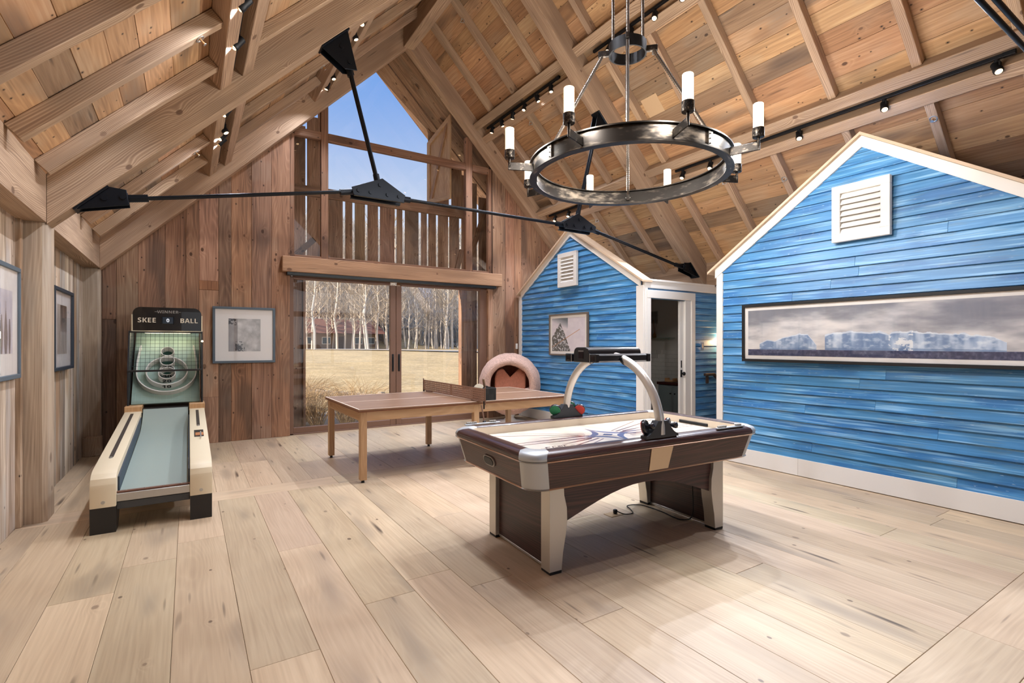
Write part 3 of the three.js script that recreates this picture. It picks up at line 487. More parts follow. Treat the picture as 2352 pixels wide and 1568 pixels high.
// ---------------------------------------------------------------- track lights between the paired purlins
const SPOT_I = 13;
const ORD = ['first', 'second', 'third', 'fourth', 'fifth', 'sixth'];
function trackLight(side, sMid, z0, z1, heads, label, group, aim, k = 1) {
  const p0 = V3().setFromMatrixPosition(slopeMatrix(side, sMid, 0.085, 0));
  const tr = thing('light_track', label, 'track', [p0.x, p0.y, (z0 + z1) / 2]);
  part('rail', cbox(0.036, 0.034, z1 - z0, 0.003), MBlack, tr); part('end_feed', cbox(0.042, 0.04, 0.09, 0.004), MBlack, tr, [0, 0, (z1 - z0) / 2 - 0.045]);
  heads.forEach((z, i) => {
    const tl = aim(z, i), d = V3(tl[0], -1, tl[1]).normalize();
    const g = thing('spotlight', ORD[i] + ' black spotlight from the far end, ' + group.replace('spots ', '').replace('on the ', '').replace('nearer than', 'before').replace(' the ', ' '), 'spotlight', [p0.x, p0.y - 0.02, z], 0, group);
    const q = new THREE.Quaternion().setFromUnitVectors(V3(0, -1, 0), d);
    part('adapter', cyl(0.02, 0.02, 0.03, 14), MBlack, g, [0, -0.01, 0]);
    part('yoke', cbox(0.05, 0.05, 0.012, 0.003), MBlack, g, [0.0, -0.045, 0.022]);
    const body = part('housing', lathe([[0, 0.055], [0.03, 0.055], [0.034, 0.05], [0.034, -0.02], [0.037, -0.022], [0.037, -0.05], [0.03, -0.058], [0.027, -0.058], [0.025, -0.045], [0, -0.045]], 20), MBlack, g, [0, -0.07, 0]); body.quaternion.copy(q);
    part('lens', cyl(0.0265, 0.0265, 0.003, 18), MLens, body, [0, -0.0555, 0]);
    const L = new THREE.SpotLight(0xe8f0ff, SPOT_I * k, 0, 0.82, 0.7, 2); L.name = 'spot_lamp'; const at0 = V3(0, -0.07, 0).addScaledVector(d, 0.068); L.position.copy(at0); L.target.position.copy(at0).addScaledVector(d, 1); L.shadow.radius = 1.6; g.add(L, L.target);
  });
}
const down = (dx, dz) => () => [dx, dz];
trackLight(-1, 4.125, -8.0, -5.75, [-7.05, -6.88, -6.63, -6.13], 'black light track low on the left roof slope beyond the truss', 'spots low on the left slope beyond the truss', (z, i) => [[-0.9, -0.7, 0.5, -0.6][i], [-0.3, 0.35, 0.25, 0.3][i]]);
trackLight(-1, 4.125, -5.3, -2.2, [-4.68, -4.11, -3.0], 'black light track low on the left roof slope nearer than the truss', 'spots low on the left slope nearer than the truss', (z, i) => [[-0.7, -0.8, -0.75][i], [0.0, -0.3, 0.1][i]], 0.9);
trackLight(-1, 2.12, -8.1, -5.75, [-7.9, -7.55, -6.77, -6.42, -6.09], 'black light track high on the left roof slope by the gable window', 'spots high on the left slope', (z, i) => [[-0.3, 0.2, 0.0, 0.35, -0.15][i], [-0.15, 0.2, -0.3, 0.15, 0.4][i]], 0.8);
trackLight(1, 2.12, -8.1, -5.95, [-7.92, -7.59, -7.235, -6.88, -6.52, -6.16], 'black light track high on the right roof slope beyond the truss', 'spots high on the right slope beyond the truss', (z, i) => [[-0.2, 0.3, 0.0, -0.35, 0.25, -0.1][i], [-0.15, 0.15, -0.3, 0.1, 0.3, 0.2][i]], 0.8);
trackLight(1, 2.12, -5.2, -1.6, [-4.89, -4.51, -4.13, -3.74, -3.0, -2.3], 'black light track high on the right roof slope behind the chandelier', 'spots high on the right slope behind the chandelier', (z, i) => [[-0.45, -0.3, -0.5, -0.35, -0.4, -0.5][i], [-0.2, 0.2, 0.3, 0.5, 0.3, 0.4][i]], 1.1);
trackLight(-1, 2.12, -4.9, -1.4, [-4.5, -3.7, -2.9, -2.0], 'black light track high on the left roof slope above the viewer', 'spots high on the left slope above the viewer', (z, i) => [[0.35, 0.5, 0.3, 0.4][i], [0.1, 0.2, 0.2, 0.3][i]], 1.0);
trackLight(1, 4.125, -8.1, -7.2, [-7.91, -7.49], 'black light track low on the right roof slope above the far house', 'spots above the far house', down(-0.45, 0.1));
trackLight(1, 4.125, -5.0, -1.35, [-4.87, -4.41, -3.206, -2.34, -1.477], 'black light track low on the right roof slope above the near house', 'spots above the near house', (z, i) => [[-0.5, -0.6, -0.5, -0.6, -0.5][i], [0.05, 0.2, 0.3, 0.3, 0.4][i]], 1.9);
// sprinklers recessed in the rafters
[[1, 0.64, -7.0], [1, 2.45, -7.0], [1, 2.32 + 0.22, -4.38], [1, 4.50, -4.36], [1, 4.70, -3.60], [1, 4.50, -2.01], [1, 4.50, -6.97], [-1, 4.53, -4.36], [-1, 4.53, -6.97], [-1, 2.52, -6.97]].forEach(([side, s, z], i) => {
  const where = ['near the ridge by the gable window', 'below the far right light track', 'behind the chandelier hub', 'right of the chandelier ring', 'left above the near house gable', 'right above the near house gable', 'above the far house roof', 'low on the near left slope', 'low on the far left slope', 'high on the far left slope'][i];
  const g = thing('sprinkler', 'chrome recessed fire sprinkler in a rafter ' + where, 'sprinkler'); g.applyMatrix4(slopeMatrix(side, s, 0.114, z));
  part('cup', lathe([[0.02, 0.004], [0.026, -0.004], [0.034, -0.004], [0.036, 0.0], [0.03, 0.002]], 20), MChrome, g); part('frame', cyl(0.006, 0.009, 0.045, 10), plain('brass_' + i, 0xb58a5c, 0.35, 0.8), g, [0, -0.02, 0]); part('deflector', cyl(0.014, 0.014, 0.003, 14), MChrome, g, [0, -0.044, 0]);
});
{ const g = thing('access_panel', 'pale square access panel in the plank ceiling behind the chandelier', 'panel'); g.applyMatrix4(slopeMatrix(1, 3.14, 0.006, -4.86)); part('plate', cbox(0.27, 0.008, 0.27, 0.003), plain('panel_tan', 0xcbab85, 0.7), g); }
// ---------------------------------------------------------------- chandelier
{
  const ch = thing('chandelier', 'round forged iron chandelier with eight lit candle tubes on twisted rods', 'chandelier', [RX, 2.848, -3.15], -0.797); // local +z towards the viewer
  const ro = 0.847, prof = (a) => a.map(([r, y]) => [r, y]);
  part('ring', creased(lathe(prof([[0.815, 0.008], [0.785, 0.008], [0.785, 0.0], [ro, 0.0], [ro, 0.010], [0.828, 0.010], [0.828, 0.127], [ro, 0.127], [ro, 0.137], [0.785, 0.137], [0.785, 0.129], [0.815, 0.129], [0.815, 0.008]]), 96), 0.5), MRing, ch);
  const hubY = 3.917 - 2.848;
  part('hub', creased(lathe([[0.148, 0], [0.16, 0], [0.16, 0.095], [0.148, 0.095], [0.148, 0]], 48), 0.5), plain('hub_iron', 0x1c1a19, 0.45, 0.7), ch, [0, hubY, 0]);
  function twisted(a, b, r, turns) { // square bar with a twist
    const L = b.clone().sub(a).length(), n = Math.max(24, Math.round(turns * 12)), P = [], I = [];
    for (let i = 0; i <= n; i++) for (let k = 0; k < 8; k++) { const th = k * Math.PI / 4 + turns * 2 * Math.PI * i / n, rr = k % 2 ? r * 0.72 : r * 1.2; P.push(Math.cos(th) * rr, -L / 2 + L * i / n, Math.sin(th) * rr); }
    for (let i = 0; i < n; i++) for (let k = 0; k < 8; k++) { const p = i * 8 + k, q = i * 8 + (k + 1) % 8; I.push(p, p + 8, q, q, p + 8, q + 8); }
    const g = new THREE.BufferGeometry(); g.setAttribute('position', new THREE.Float32BufferAttribute(P, 3)); g.setIndex(I); g.computeVertexNormals();
    g.applyQuaternion(new THREE.Quaternion().setFromUnitVectors(V3(0, 1, 0), b.clone().sub(a).normalize())); const m = a.clone().add(b).multiplyScalar(0.5); return g.translate(m.x, m.y, m.z);
  }
  for (let k = 0; k < 4; k++) {
    const th = k * Math.PI / 2, c = Math.sin(th), s = Math.cos(th), at2 = (r, y) => V3(c * r, y, s * r);
    part('hanging_rod', twisted(at2(0.125, hubY + 0.05), at2(0.125, 6.45 - 2.848), 0.013, 22), MRod, ch);
    part('stay_rod', twisted(at2(0.21, hubY + 0.03), at2(0.80, 0.10), 0.013, 14), MRod, ch);
    part('hub_bracket', cbox(0.03, 0.05, 0.10, 0.004), MRing, ch, [c * 0.20, hubY + 0.035, s * 0.20], [0, th, 0]);
    const cl = part('ring_clip', cbox(0.034, 0.07, 0.02, 0.003), MRing, ch, [c * 0.800, 0.075, s * 0.800], [0, th, 0]); part('clip_bolt', cyl(0.006, 0.006, 0.05, 8), MChrome, cl, [0, -0.01, 0], [0, 0, Math.PI / 2]);
    const jt = th + Math.PI / 4; const jp = part('splice_plate', cbox(0.05, 0.112, 0.006, 0.002), MRing, ch, [Math.sin(jt) * 0.833, 0.0685, Math.cos(jt) * 0.833], [0, jt, 0]); for (const yy of [-0.035, 0, 0.035]) part('rivet', cyl(0.005, 0.005, 0.01, 8), MChrome, jp, [0, yy, 0.003], [Math.PI / 2, 0, 0]);
    part('canopy_hook', cbox(0.05, 0.05, 0.05, 0.004), MRing, ch, [c * 0.125, 6.47 - 2.848, s * 0.125]);
  }
  for (let k = 0; k < 8; k++) {
    const th = Math.PI / 8 + k * Math.PI / 4, c = Math.sin(th), s = Math.cos(th);
    const arm = part('candle_arm', cbox(0.012, 0.065, 0.215, 0.003), MRing, ch, [c * 0.935, 0.055, s * 0.935], [0, th, 0]);
    part('stem', lathe([[0, 0], [0.008, 0.02], [0.011, 0.05], [0.011, 0.115], [0, 0.115]], 14), MRing, arm, [0, -0.03, 0.095]);
    part('cup', lathe([[0, 0], [0.038, 0], [0.042, 0.006], [0.042, 0.07], [0.037, 0.072], [0.037, 0.02], [0, 0.02]], 24), MRing, arm, [0, 0.06, 0.095]);
    part('glass_tube', lathe([[0, 0], [0.0365, 0], [0.0365, 0.226], [0.033, 0.23], [0, 0.23]], 28), MCandle, arm, [0, 0.083, 0.095]);
    const L = new THREE.PointLight(0xf6f3ee, 3.3); L.name = 'candle_lamp'; L.position.set(c * 1.03, 0.055 + 0.083 + 0.115, s * 1.03); L.shadow.radius = 2; ch.add(L);
  }
}
const slabS = (p, d) => creased(slab(p, d), 0.45);
// ---------------------------------------------------------------- skee-ball alley
const font = await new FontLoader().loadAsync('fonts/droid/droid_sans_bold.typeface.json');
function text(str, size, depth, mat, parent, pos, rot, name = 'lettering', wide = 1) { const g = new TextGeometry(str, { font, size, depth, curveSegments: 4, bevelEnabled: false }); g.computeBoundingBox(); const b = g.boundingBox; g.translate(-(b.min.x + b.max.x) / 2, -(b.min.y + b.max.y) / 2, 0); g.scale(wide, 1, 1); return part(name, g, mat, parent, pos, rot); }
{
  const sk = thing('skee_ball_alley', 'cream skee-ball alley with green lane and ringed target under a black scoreboard', 'arcade game', [-0.228, 0, -6.4]);
  const cream = plain('skee_cream', 0xd9c9ab, 0.45), blk = plain('skee_black', 0x1b1714, 0.5), lane = std('skee_lane_green', { color: 0x8f9b93, roughness: 0.55 }), wood = MBirch, ry = [0, Math.PI / 2, 0];
  const curve = [[-1.53, 0.33], [-1.525, 0.365], [-1.505, 0.405], [-1.465, 0.435], [-1.39, 0.455], [-1.27, 0.464]];
  const outline = [[-1.53, 0.20], [-1.235, 0.20], [-1.10, 0.17], [0.95, 0.20], [0.95, 0.634]].concat(curve.slice().reverse());
  const foot = [[-1.533, 0.0], [-1.40, 0.0], [-1.33, 0.05], [-1.28, 0.12], [-1.235, 0.20], [-1.533, 0.20]];
  for (const [x0, x1] of [[-0.394, -0.236], [0.238, 0.393]]) {
    part('side_rail', creased(slab(outline, x1 - x0 - 0.008, { bevel: 0.004 }), 0.45), cream, sk, [x0 + 0.004, 0, 0], ry);
    part('black_foot', slab(foot, x1 - x0 - 0.002), blk, sk, [x0 + 0.001, 0, 0], ry);
    const bp = part('foot_bolt', cyl(0.013, 0.013, 0.008, 14), MChrome, sk, [(x0 + x1) / 2, 0.235, 1.532], [Math.PI / 2, 0, 0]);
    part('rear_leg', cbox(x1 - x0, 0.2, 0.14, 0.004), blk, sk, [(x0 + x1) / 2, 0.10, -0.86]);
    const tilt = Math.atan2(0.17, 2.22), yb = (z) => 0.464 + (1.27 - z) * 0.0766;
    part('end_block', cbox(x1 - x0 + 0.01, 0.085, 0.30, 0.006, { tint: [1.0, 0.86, 0.68] }), wood, sk, [(x0 + x1) / 2, 0.655, -1.09]);
    const left = x0 < 0, za = left ? 1.05 : 0.05, zb = -0.82;
    part('inlay_strip', cbox(0.03, 0.006, za - zb, 0.001), plain('inlay_' + left, 0x3a322c, 0.5), sk, [(x0 + x1) / 2, yb((za + zb) / 2) + 0.0035, (za + zb) / 2], [tilt, 0, 0]);
    part('inlay_stud', cyl(0.012, 0.014, 0.012, 14), MChrome, sk, [(x0 + x1) / 2, yb(za) + 0.006, za + 0.02]);
    if (!left) {
      part('coin_slot', cbox(0.085, 0.02, 0.30, 0.004), blk, sk, [(x0 + x1) / 2, yb(0.42) - 0.004, 0.42], [tilt, 0, 0]); part('slot_liner', cbox(0.07, 0.008, 0.12, 0.002, { tint: [0.7, 0.4, 0.25] }), wood, sk, [(x0 + x1) / 2 + 0.004, yb(0.46) + 0.006, 0.47], [tilt, 0, 0]);
      part('lever', cbox(0.012, 0.012, 0.16, 0.003), MChrome, sk, [(x0 + x1) / 2 + 0.012, yb(0.56) + 0.03, 0.60], [tilt + 0.1, 0, 0]);
    }
    part('lane_cushion', slab([[-1.44, 0.285], [-1.44, 0.40], [0.78, 0.585], [0.55, 0.46]].reverse(), 0.012), plain('cushion_' + left, 0x2b3a4a, 0.5), sk, [left ? x1 : x0 - 0.012, 0, 0], ry);
  }
  const lp = [[-1.46, 0.29], [0.30, 0.425], [0.50, 0.446], [0.66, 0.475], [0.80, 0.525], [0.92, 0.60], [0.985, 0.655]];
  part('lane', slabS(lp.concat([[0.985, 0.40], [0.3, 0.36], [-1.46, 0.23]]).reverse(), 0.446), lane, sk, [-0.222, 0, 0], ry);
  part('front_plate', cbox(0.474, 0.062, 0.02, 0.003), MChrome, sk, [0.001, 0.252, 1.50]); part('front_bar', cbox(0.474, 0.055, 0.03, 0.003), plain('front_bar_grey', 0x3b3c3d, 0.5), sk, [0.001, 0.19, 1.49]); part('front_lip', cbox(0.474, 0.014, 0.03, 0.003), plain('front_lip_brown', 0x6b4634, 0.5), sk, [0.001, 0.291, 1.485]);
  for (let i = 0; i < 4; i++) part('lip_screw', cyl(0.006, 0.006, 0.006, 10), MChrome, sk, [-0.18 + i * 0.12, 0.30, 1.49]);
  // target cabinet
  const zb0 = -1.13, zt = -1.87, y0 = 0.70, y1 = 1.58, len = Math.hypot(zb0 - zt, y1 - y0), tb = part('target_board', cbox(0.70, len, 0.02, 0.002), std('target_green', { color: 0x8fa79c, roughness: 0.6 }), sk, [0, (y0 + y1) / 2, (zb0 + zt) / 2], [-Math.atan2(zb0 - zt, y1 - y0), 0, 0]);
  const rw = plain('ring_white', 0xd9d7d0, 0.5), num = plain('numeral_black', 0x1f1f1f, 0.6), hole = plain('hole_green', 0x1d4a40, 0.7), gl = plain('board_lines', 0x9db3a6, 0.6);
  for (let i = -5; i <= 5; i++) part('printed_line', cbox(0.003, len - 0.02, 0.001), gl, tb, [i * 0.062, 0, 0.0106]); for (let i = 0; i < 15; i++) part('printed_line', cbox(0.69, 0.003, 0.001), gl, tb, [0, -len / 2 + 0.04 + i * 0.066, 0.0106]);
  const ringG = (r, h, t) => { const g = creased(lathe([[r - t, 0], [r, 0], [r, h], [r - t, h], [r - t, 0]], 48), 0.5); return g.rotateX(Math.PI / 2); };
  const B = (b) => b - len / 2;
  const ring = (b, r, h, t, n, label) => { part('score_ring', ringG(r, h, t), rw, tb, [0, B(b), 0.01]); if (label) { const m = text(label, Math.min(0.052, r * 0.62), 0.003, num, tb, [0, B(b) - r - 0.001, 0.012 + h * 0.5], [Math.PI / 2, 0, 0], 'numeral', 1.25); } };
  const pocket = (b, r) => part('pocket', cyl(r, r, 0.004, 28), hole, tb, [0, B(b), 0.012], [Math.PI / 2, 0, 0]);
  ring(0.435, 0.222, 0.085, 0.012, 1, '10'); ring(0.385, 0.092, 0.10, 0.008, 1, '20'); pocket(0.385, 0.078); ring(0.47, 0.082, 0.05, 0.007, 1, '30'); pocket(0.50, 0.05); ring(0.595, 0.080, 0.085, 0.008, 1, '40'); pocket(0.595, 0.069); ring(0.745, 0.074, 0.085, 0.008, 1, '50'); pocket(0.745, 0.064);
  { const P = []; for (let i = 0; i <= 24; i++) { const a = Math.PI * i / 24; P.push([-Math.cos(a) * 0.318, B(0.43) - Math.sin(a) * 0.318]); } const left = [[-0.29, B(0.86)], [-0.30, B(0.80)], [-0.318, B(0.6)]], L = left.concat(P, left.map(([x, y]) => [-x, y]).reverse()); const inner = L.map(([x, y], i) => { const p = L[Math.max(0, i - 1)], q = L[Math.min(L.length - 1, i + 1)], dx = q[0] - p[0], dy = q[1] - p[1], l = Math.hypot(dx, dy); return [x - dy / l * 0.012, y + dx / l * 0.012]; }); part('outer_rail', slab(L.concat(inner.slice().reverse()), 0.075), rw, tb, [0, 0, 0.01]); }
  part('ball_gutter', cbox(0.47, 0.12, 0.14, 0.003), blk, sk, [0, 0.60, -1.06]); part('cabinet_base', cbox(0.72, 0.66, 0.50, 0.004), blk, sk, [0, 0.33, -1.42]);
  // cage: dark side panels, cross bar and wire net
  for (const s of [-1, 1]) { part('cage_side', slab([[1.05, 0.69], [1.92, 0.69], [1.92, 1.585], [1.22, 1.585], [1.05, 1.12]], 0.016), plain('cage_dark_' + s, 0x191d22, 0.5), sk, [s * 0.365 - (s > 0 ? 0 : 0.016), 0, 0], ry); }
  part('cage_bar', cbox(0.76, 0.024, 0.024, 0.004), blk, sk, [0, 1.105, -1.05]); part('cage_bar', cbox(0.74, 0.02, 0.02, 0.004), blk, sk, [0, 1.572, -1.21]);
  { const w = []; const a = V3(0, 1.115, -1.05), b = V3(0, 1.565, -1.21); for (let i = 0; i <= 15; i++) { const x = -0.35 + 0.70 * i / 15; w.push(rod(V3(x, a.y, a.z), V3(x, b.y, b.z), 0.0016, 5)); } for (let i = 1; i < 10; i++) { const p = a.clone().lerp(b, i / 10); w.push(rod(V3(-0.36, p.y, p.z), V3(0.36, p.y, p.z), 0.0016, 5)); } const n = part('wire_net', merge(w), plain('wire_dark', 0x2b3a3c, 0.5, 0.4), sk); n.userData.kind = 'stuff'; }
  // header scoreboard
  const rr = 0.085, hw = 0.372, hb = 1.595, ht = 1.90, hp = [[-hw, hb], [hw, hb]]; for (let i = 0; i <= 8; i++) { const t = Math.PI / 2 * i / 8; hp.push([hw - rr + rr * Math.cos(t), ht - rr + rr * Math.sin(t)]); } for (let i = 0; i <= 8; i++) { const t = Math.PI / 2 + Math.PI / 2 * i / 8; hp.push([-hw + rr + rr * Math.cos(t), ht - rr + rr * Math.sin(t)]); }
  const hd = part('scoreboard', slab(hp, 0.11, { bevel: 0.003 }), phys('gloss_black', { color: 0x14110f, roughness: 0.22, clearcoat: 0.6 }), sk, [0, 0, -1.76]);
  part('cream_edge', cbox(0.014, 0.21, 0.12, 0.003), cream, hd, [-hw - 0.008, 1.70, 0.055]); part('cream_edge', cbox(0.014, 0.21, 0.12, 0.003), cream, hd, [hw + 0.008, 1.70, 0.055]); part('cream_edge', cbox(0.775, 0.016, 0.125, 0.003), cream, hd, [0, 1.590, 0.055]);
  const let1 = plain('letter_cream', 0xd8cdbb, 0.5), let2 = plain('letter_grey', 0x8f8a84, 0.5);
  text('SKEE', 0.060, 0.002, let1, hd, [-0.225, 1.735, 0.114], null, 'lettering', 1.05); text('BALL', 0.060, 0.002, let1, hd, [0.235, 1.735, 0.114], null, 'lettering', 1.05); text('WINNER', 0.036, 0.002, let2, hd, [0.0, 1.846, 0.114], null, 'lettering', 1.15);
  for (const s of [-1, 1]) part('dash_mark', cbox(0.03, 0.005, 0.002), let2, hd, [s * 0.128, 1.846, 0.114]);
  const dsp = part('score_display', cbox(0.12, 0.085, 0.012, 0.004), plain('display_blue', 0x2b3542, 0.3), hd, [0.0, 1.735, 0.117]); text('0', 0.045, 0.002, plain('digit_white', 0xe6ecf2, 0.5, 0, { emissive: 0xdfe8f4, emissiveIntensity: 0.5 }), dsp, [0, 0, 0.007], null, 'digit'); for (const s of [-1, 1]) part('display_bracket', cbox(0.012, 0.11, 0.016, 0.003), MBlack, dsp, [s * 0.066, 0, 0]);
  const lamp = part('lamp_strip', cbox(0.5, 0.014, 0.02, 0.004), std('lamp_strip_lit', { color: 0xfff2d8, emissive: 0xfff0cf, emissiveIntensity: 1.6 }), sk, [0, 1.572, -1.70]);
  for (const x of [-0.15, 0.15]) { const L = new THREE.PointLight(0xfff0d0, 0.09); L.name = 'target_lamp'; L.position.set(x, 1.53, -1.62); L.shadow.radius = 2; sk.add(L); }
  part('side_bulb', new THREE.SphereGeometry(0.014, 12, 8), MCandle, sk, [0.375, 1.46, -1.18]);
}
// ---------------------------------------------------------------- table tennis table
{
  const x0 = 1.452, x1 = 4.205, z0 = -6.66, z1 = -5.165, cx = (x0 + x1) / 2, cz = (z0 + z1) / 2;
  const t = thing('table_tennis_table', 'wooden table tennis table with brown top and pale birch apron', 'table', [cx, 0, cz]);
  const Lx = x1 - x0, Lz = z1 - z0, edge = plain('top_edge_dark', 0x7a4a30, 0.5), line = plain('court_line', 0xe9d7c4, 0.5), steel = std('satin_leg', { color: 0xb39b82, roughness: 0.32, metalness: 0.45 });
  for (const s of [-1, 1]) { const h = part('table_top', cbox(Lx / 2 - 0.002, 0.018, Lz, 0.003, { grain: 'x', uo: s }), MTop, t, [s * Lx / 4, 0.751, 0]); part('centre_line', cbox(Lx / 2 - 0.02, 0.0012, 0.010), line, h, [0, 0.0094, 0]); for (const q of [-1, 1]) part('edge_line', cbox(Lx / 2 - 0.004, 0.0012, 0.012), line, h, [0, 0.0094, q * (Lz / 2 - 0.008)]); part('edge_line', cbox(0.012, 0.0012, Lz - 0.03), line, h, [s * (Lx / 4 - 0.01), 0.0094, 0]); }
  part('top_edge', cbox(Lx - 0.006, 0.012, Lz - 0.006, 0.002), edge, t, [0, 0.7355, 0]);
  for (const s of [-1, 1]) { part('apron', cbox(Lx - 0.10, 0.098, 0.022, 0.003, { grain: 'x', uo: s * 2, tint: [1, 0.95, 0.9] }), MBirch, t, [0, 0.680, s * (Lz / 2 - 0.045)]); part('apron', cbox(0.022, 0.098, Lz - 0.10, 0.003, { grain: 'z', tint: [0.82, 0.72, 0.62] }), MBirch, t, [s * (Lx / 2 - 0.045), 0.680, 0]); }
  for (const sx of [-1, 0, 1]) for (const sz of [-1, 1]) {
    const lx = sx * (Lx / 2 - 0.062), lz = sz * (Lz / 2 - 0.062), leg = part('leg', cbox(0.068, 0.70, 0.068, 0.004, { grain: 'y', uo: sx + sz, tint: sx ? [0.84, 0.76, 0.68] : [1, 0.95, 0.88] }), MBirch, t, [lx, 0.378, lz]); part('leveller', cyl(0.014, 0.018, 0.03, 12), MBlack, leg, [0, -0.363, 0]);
  }
  const n = thing('table_tennis_net', 'perforated brown metal net clamped across the table tennis table', 'net', [2.84, 0.76, cz]);
  const nl = 1.78, hs = []; for (let i = 0; i < 50; i++) { if (i === 24 || i === 25) continue; for (let j = 0; j < 5; j++) { const a = -nl / 2 + 0.03 + i * 0.0345, b = 0.022 + j * 0.0255; hs.push([[a, b], [a, b + 0.013], [a + 0.015, b + 0.013], [a + 0.015, b]]); } }
  part('perforated_panel', slab([[-nl / 2, 0.008], [nl / 2, 0.008], [nl / 2, 0.155], [-nl / 2, 0.155]], 0.004, { holes: hs }), plain('net_brown', 0x8f6b56, 0.45, 0.2), n, [0, 0, 0], [0, Math.PI / 2, 0]);
  for (const s of [-1, 1]) { part('net_post', cbox(0.014, 0.20, 0.014, 0.003), plain('post_brown_' + s, 0x6e4f3d, 0.5), n, [0, 0.075, s * (nl / 2 + 0.006)]); part('clamp', cbox(0.06, 0.012, 0.16, 0.003), mats['post_brown_' + s], n, [0, 0.007, s * (Lz / 2 - 0.06)]); part('clamp_screw', cyl(0.008, 0.008, 0.09, 10), MBlack, n, [0, -0.03, s * (nl / 2 - 0.02)]); const ar = part('clamp_arm', cbox(0.014, 0.20, 0.014, 0.003), mats['post_brown_' + s], n, [0, -0.13, s * (nl / 2 - 0.045)], [s * -0.35, 0, 0]); part('arm_knob', cyl(0.018, 0.018, 0.025, 14), MBlack, ar, [0, -0.1, 0], [0, 0, Math.PI / 2]); }
  const bk = thing('paddle_basket', 'small black woven basket beside the net on the table', 'basket', [2.985, 0.761, -5.30]); const bm = std('black_wicker', { color: 0x23221f, roughness: 0.7, map: tex(128, 128, (u, v) => { const a = (Math.floor(u * 16) + Math.floor(v * 16)) % 2 ? 255 : 150; const k = 0.6 + 0.4 * vn(u * 64, v * 8, 64, 8, 5); return [a * k, a * k, a * k]; }) });
  for (const [a, w, d] of [[0, 0.19, 1], [Math.PI, 0.19, 1], [Math.PI / 2, 0.24, 0], [-Math.PI / 2, 0.24, 0]]) { const dist = d ? 0.12 : 0.095; part('side', cbox(w, 0.145, 0.008, 0.003), bm, bk, [Math.sin(a) * dist, 0.075, Math.cos(a) * dist], [0, a, 0]); } part('bottom', cbox(0.18, 0.006, 0.23), bm, bk, [0, 0.004, 0]);
  const paddle = (nm, label, col, pos, rot) => { const p = thing(nm, label, 'paddle', pos); p.rotation.set(...rot); const bl = lathe([[0, -0.005], [0.075, -0.005], [0.078, 0], [0.075, 0.005], [0, 0.005]], 28); bl.scale(1, 1, 1.03); part('blade', bl, plain(nm + '_rubber_' + col, col, 0.7), p); part('handle', cbox(0.028, 0.022, 0.11, 0.006, { grain: 'z', tint: [0.35, 0.3, 0.28] }), MBirch, p, [0, 0, 0.125]); };
  paddle('table_tennis_paddle', 'paddle with pale rubber leaning in the black basket', 0xb9ab95, [2.96, 0.87, -5.36], [1.1, 0.5, 0.2]); paddle('table_tennis_paddle', 'paddle standing in the basket with its dark handle up', 0x2a2522, [2.99, 0.85, -5.27], [-1.35, -0.3, 0.3]);
}
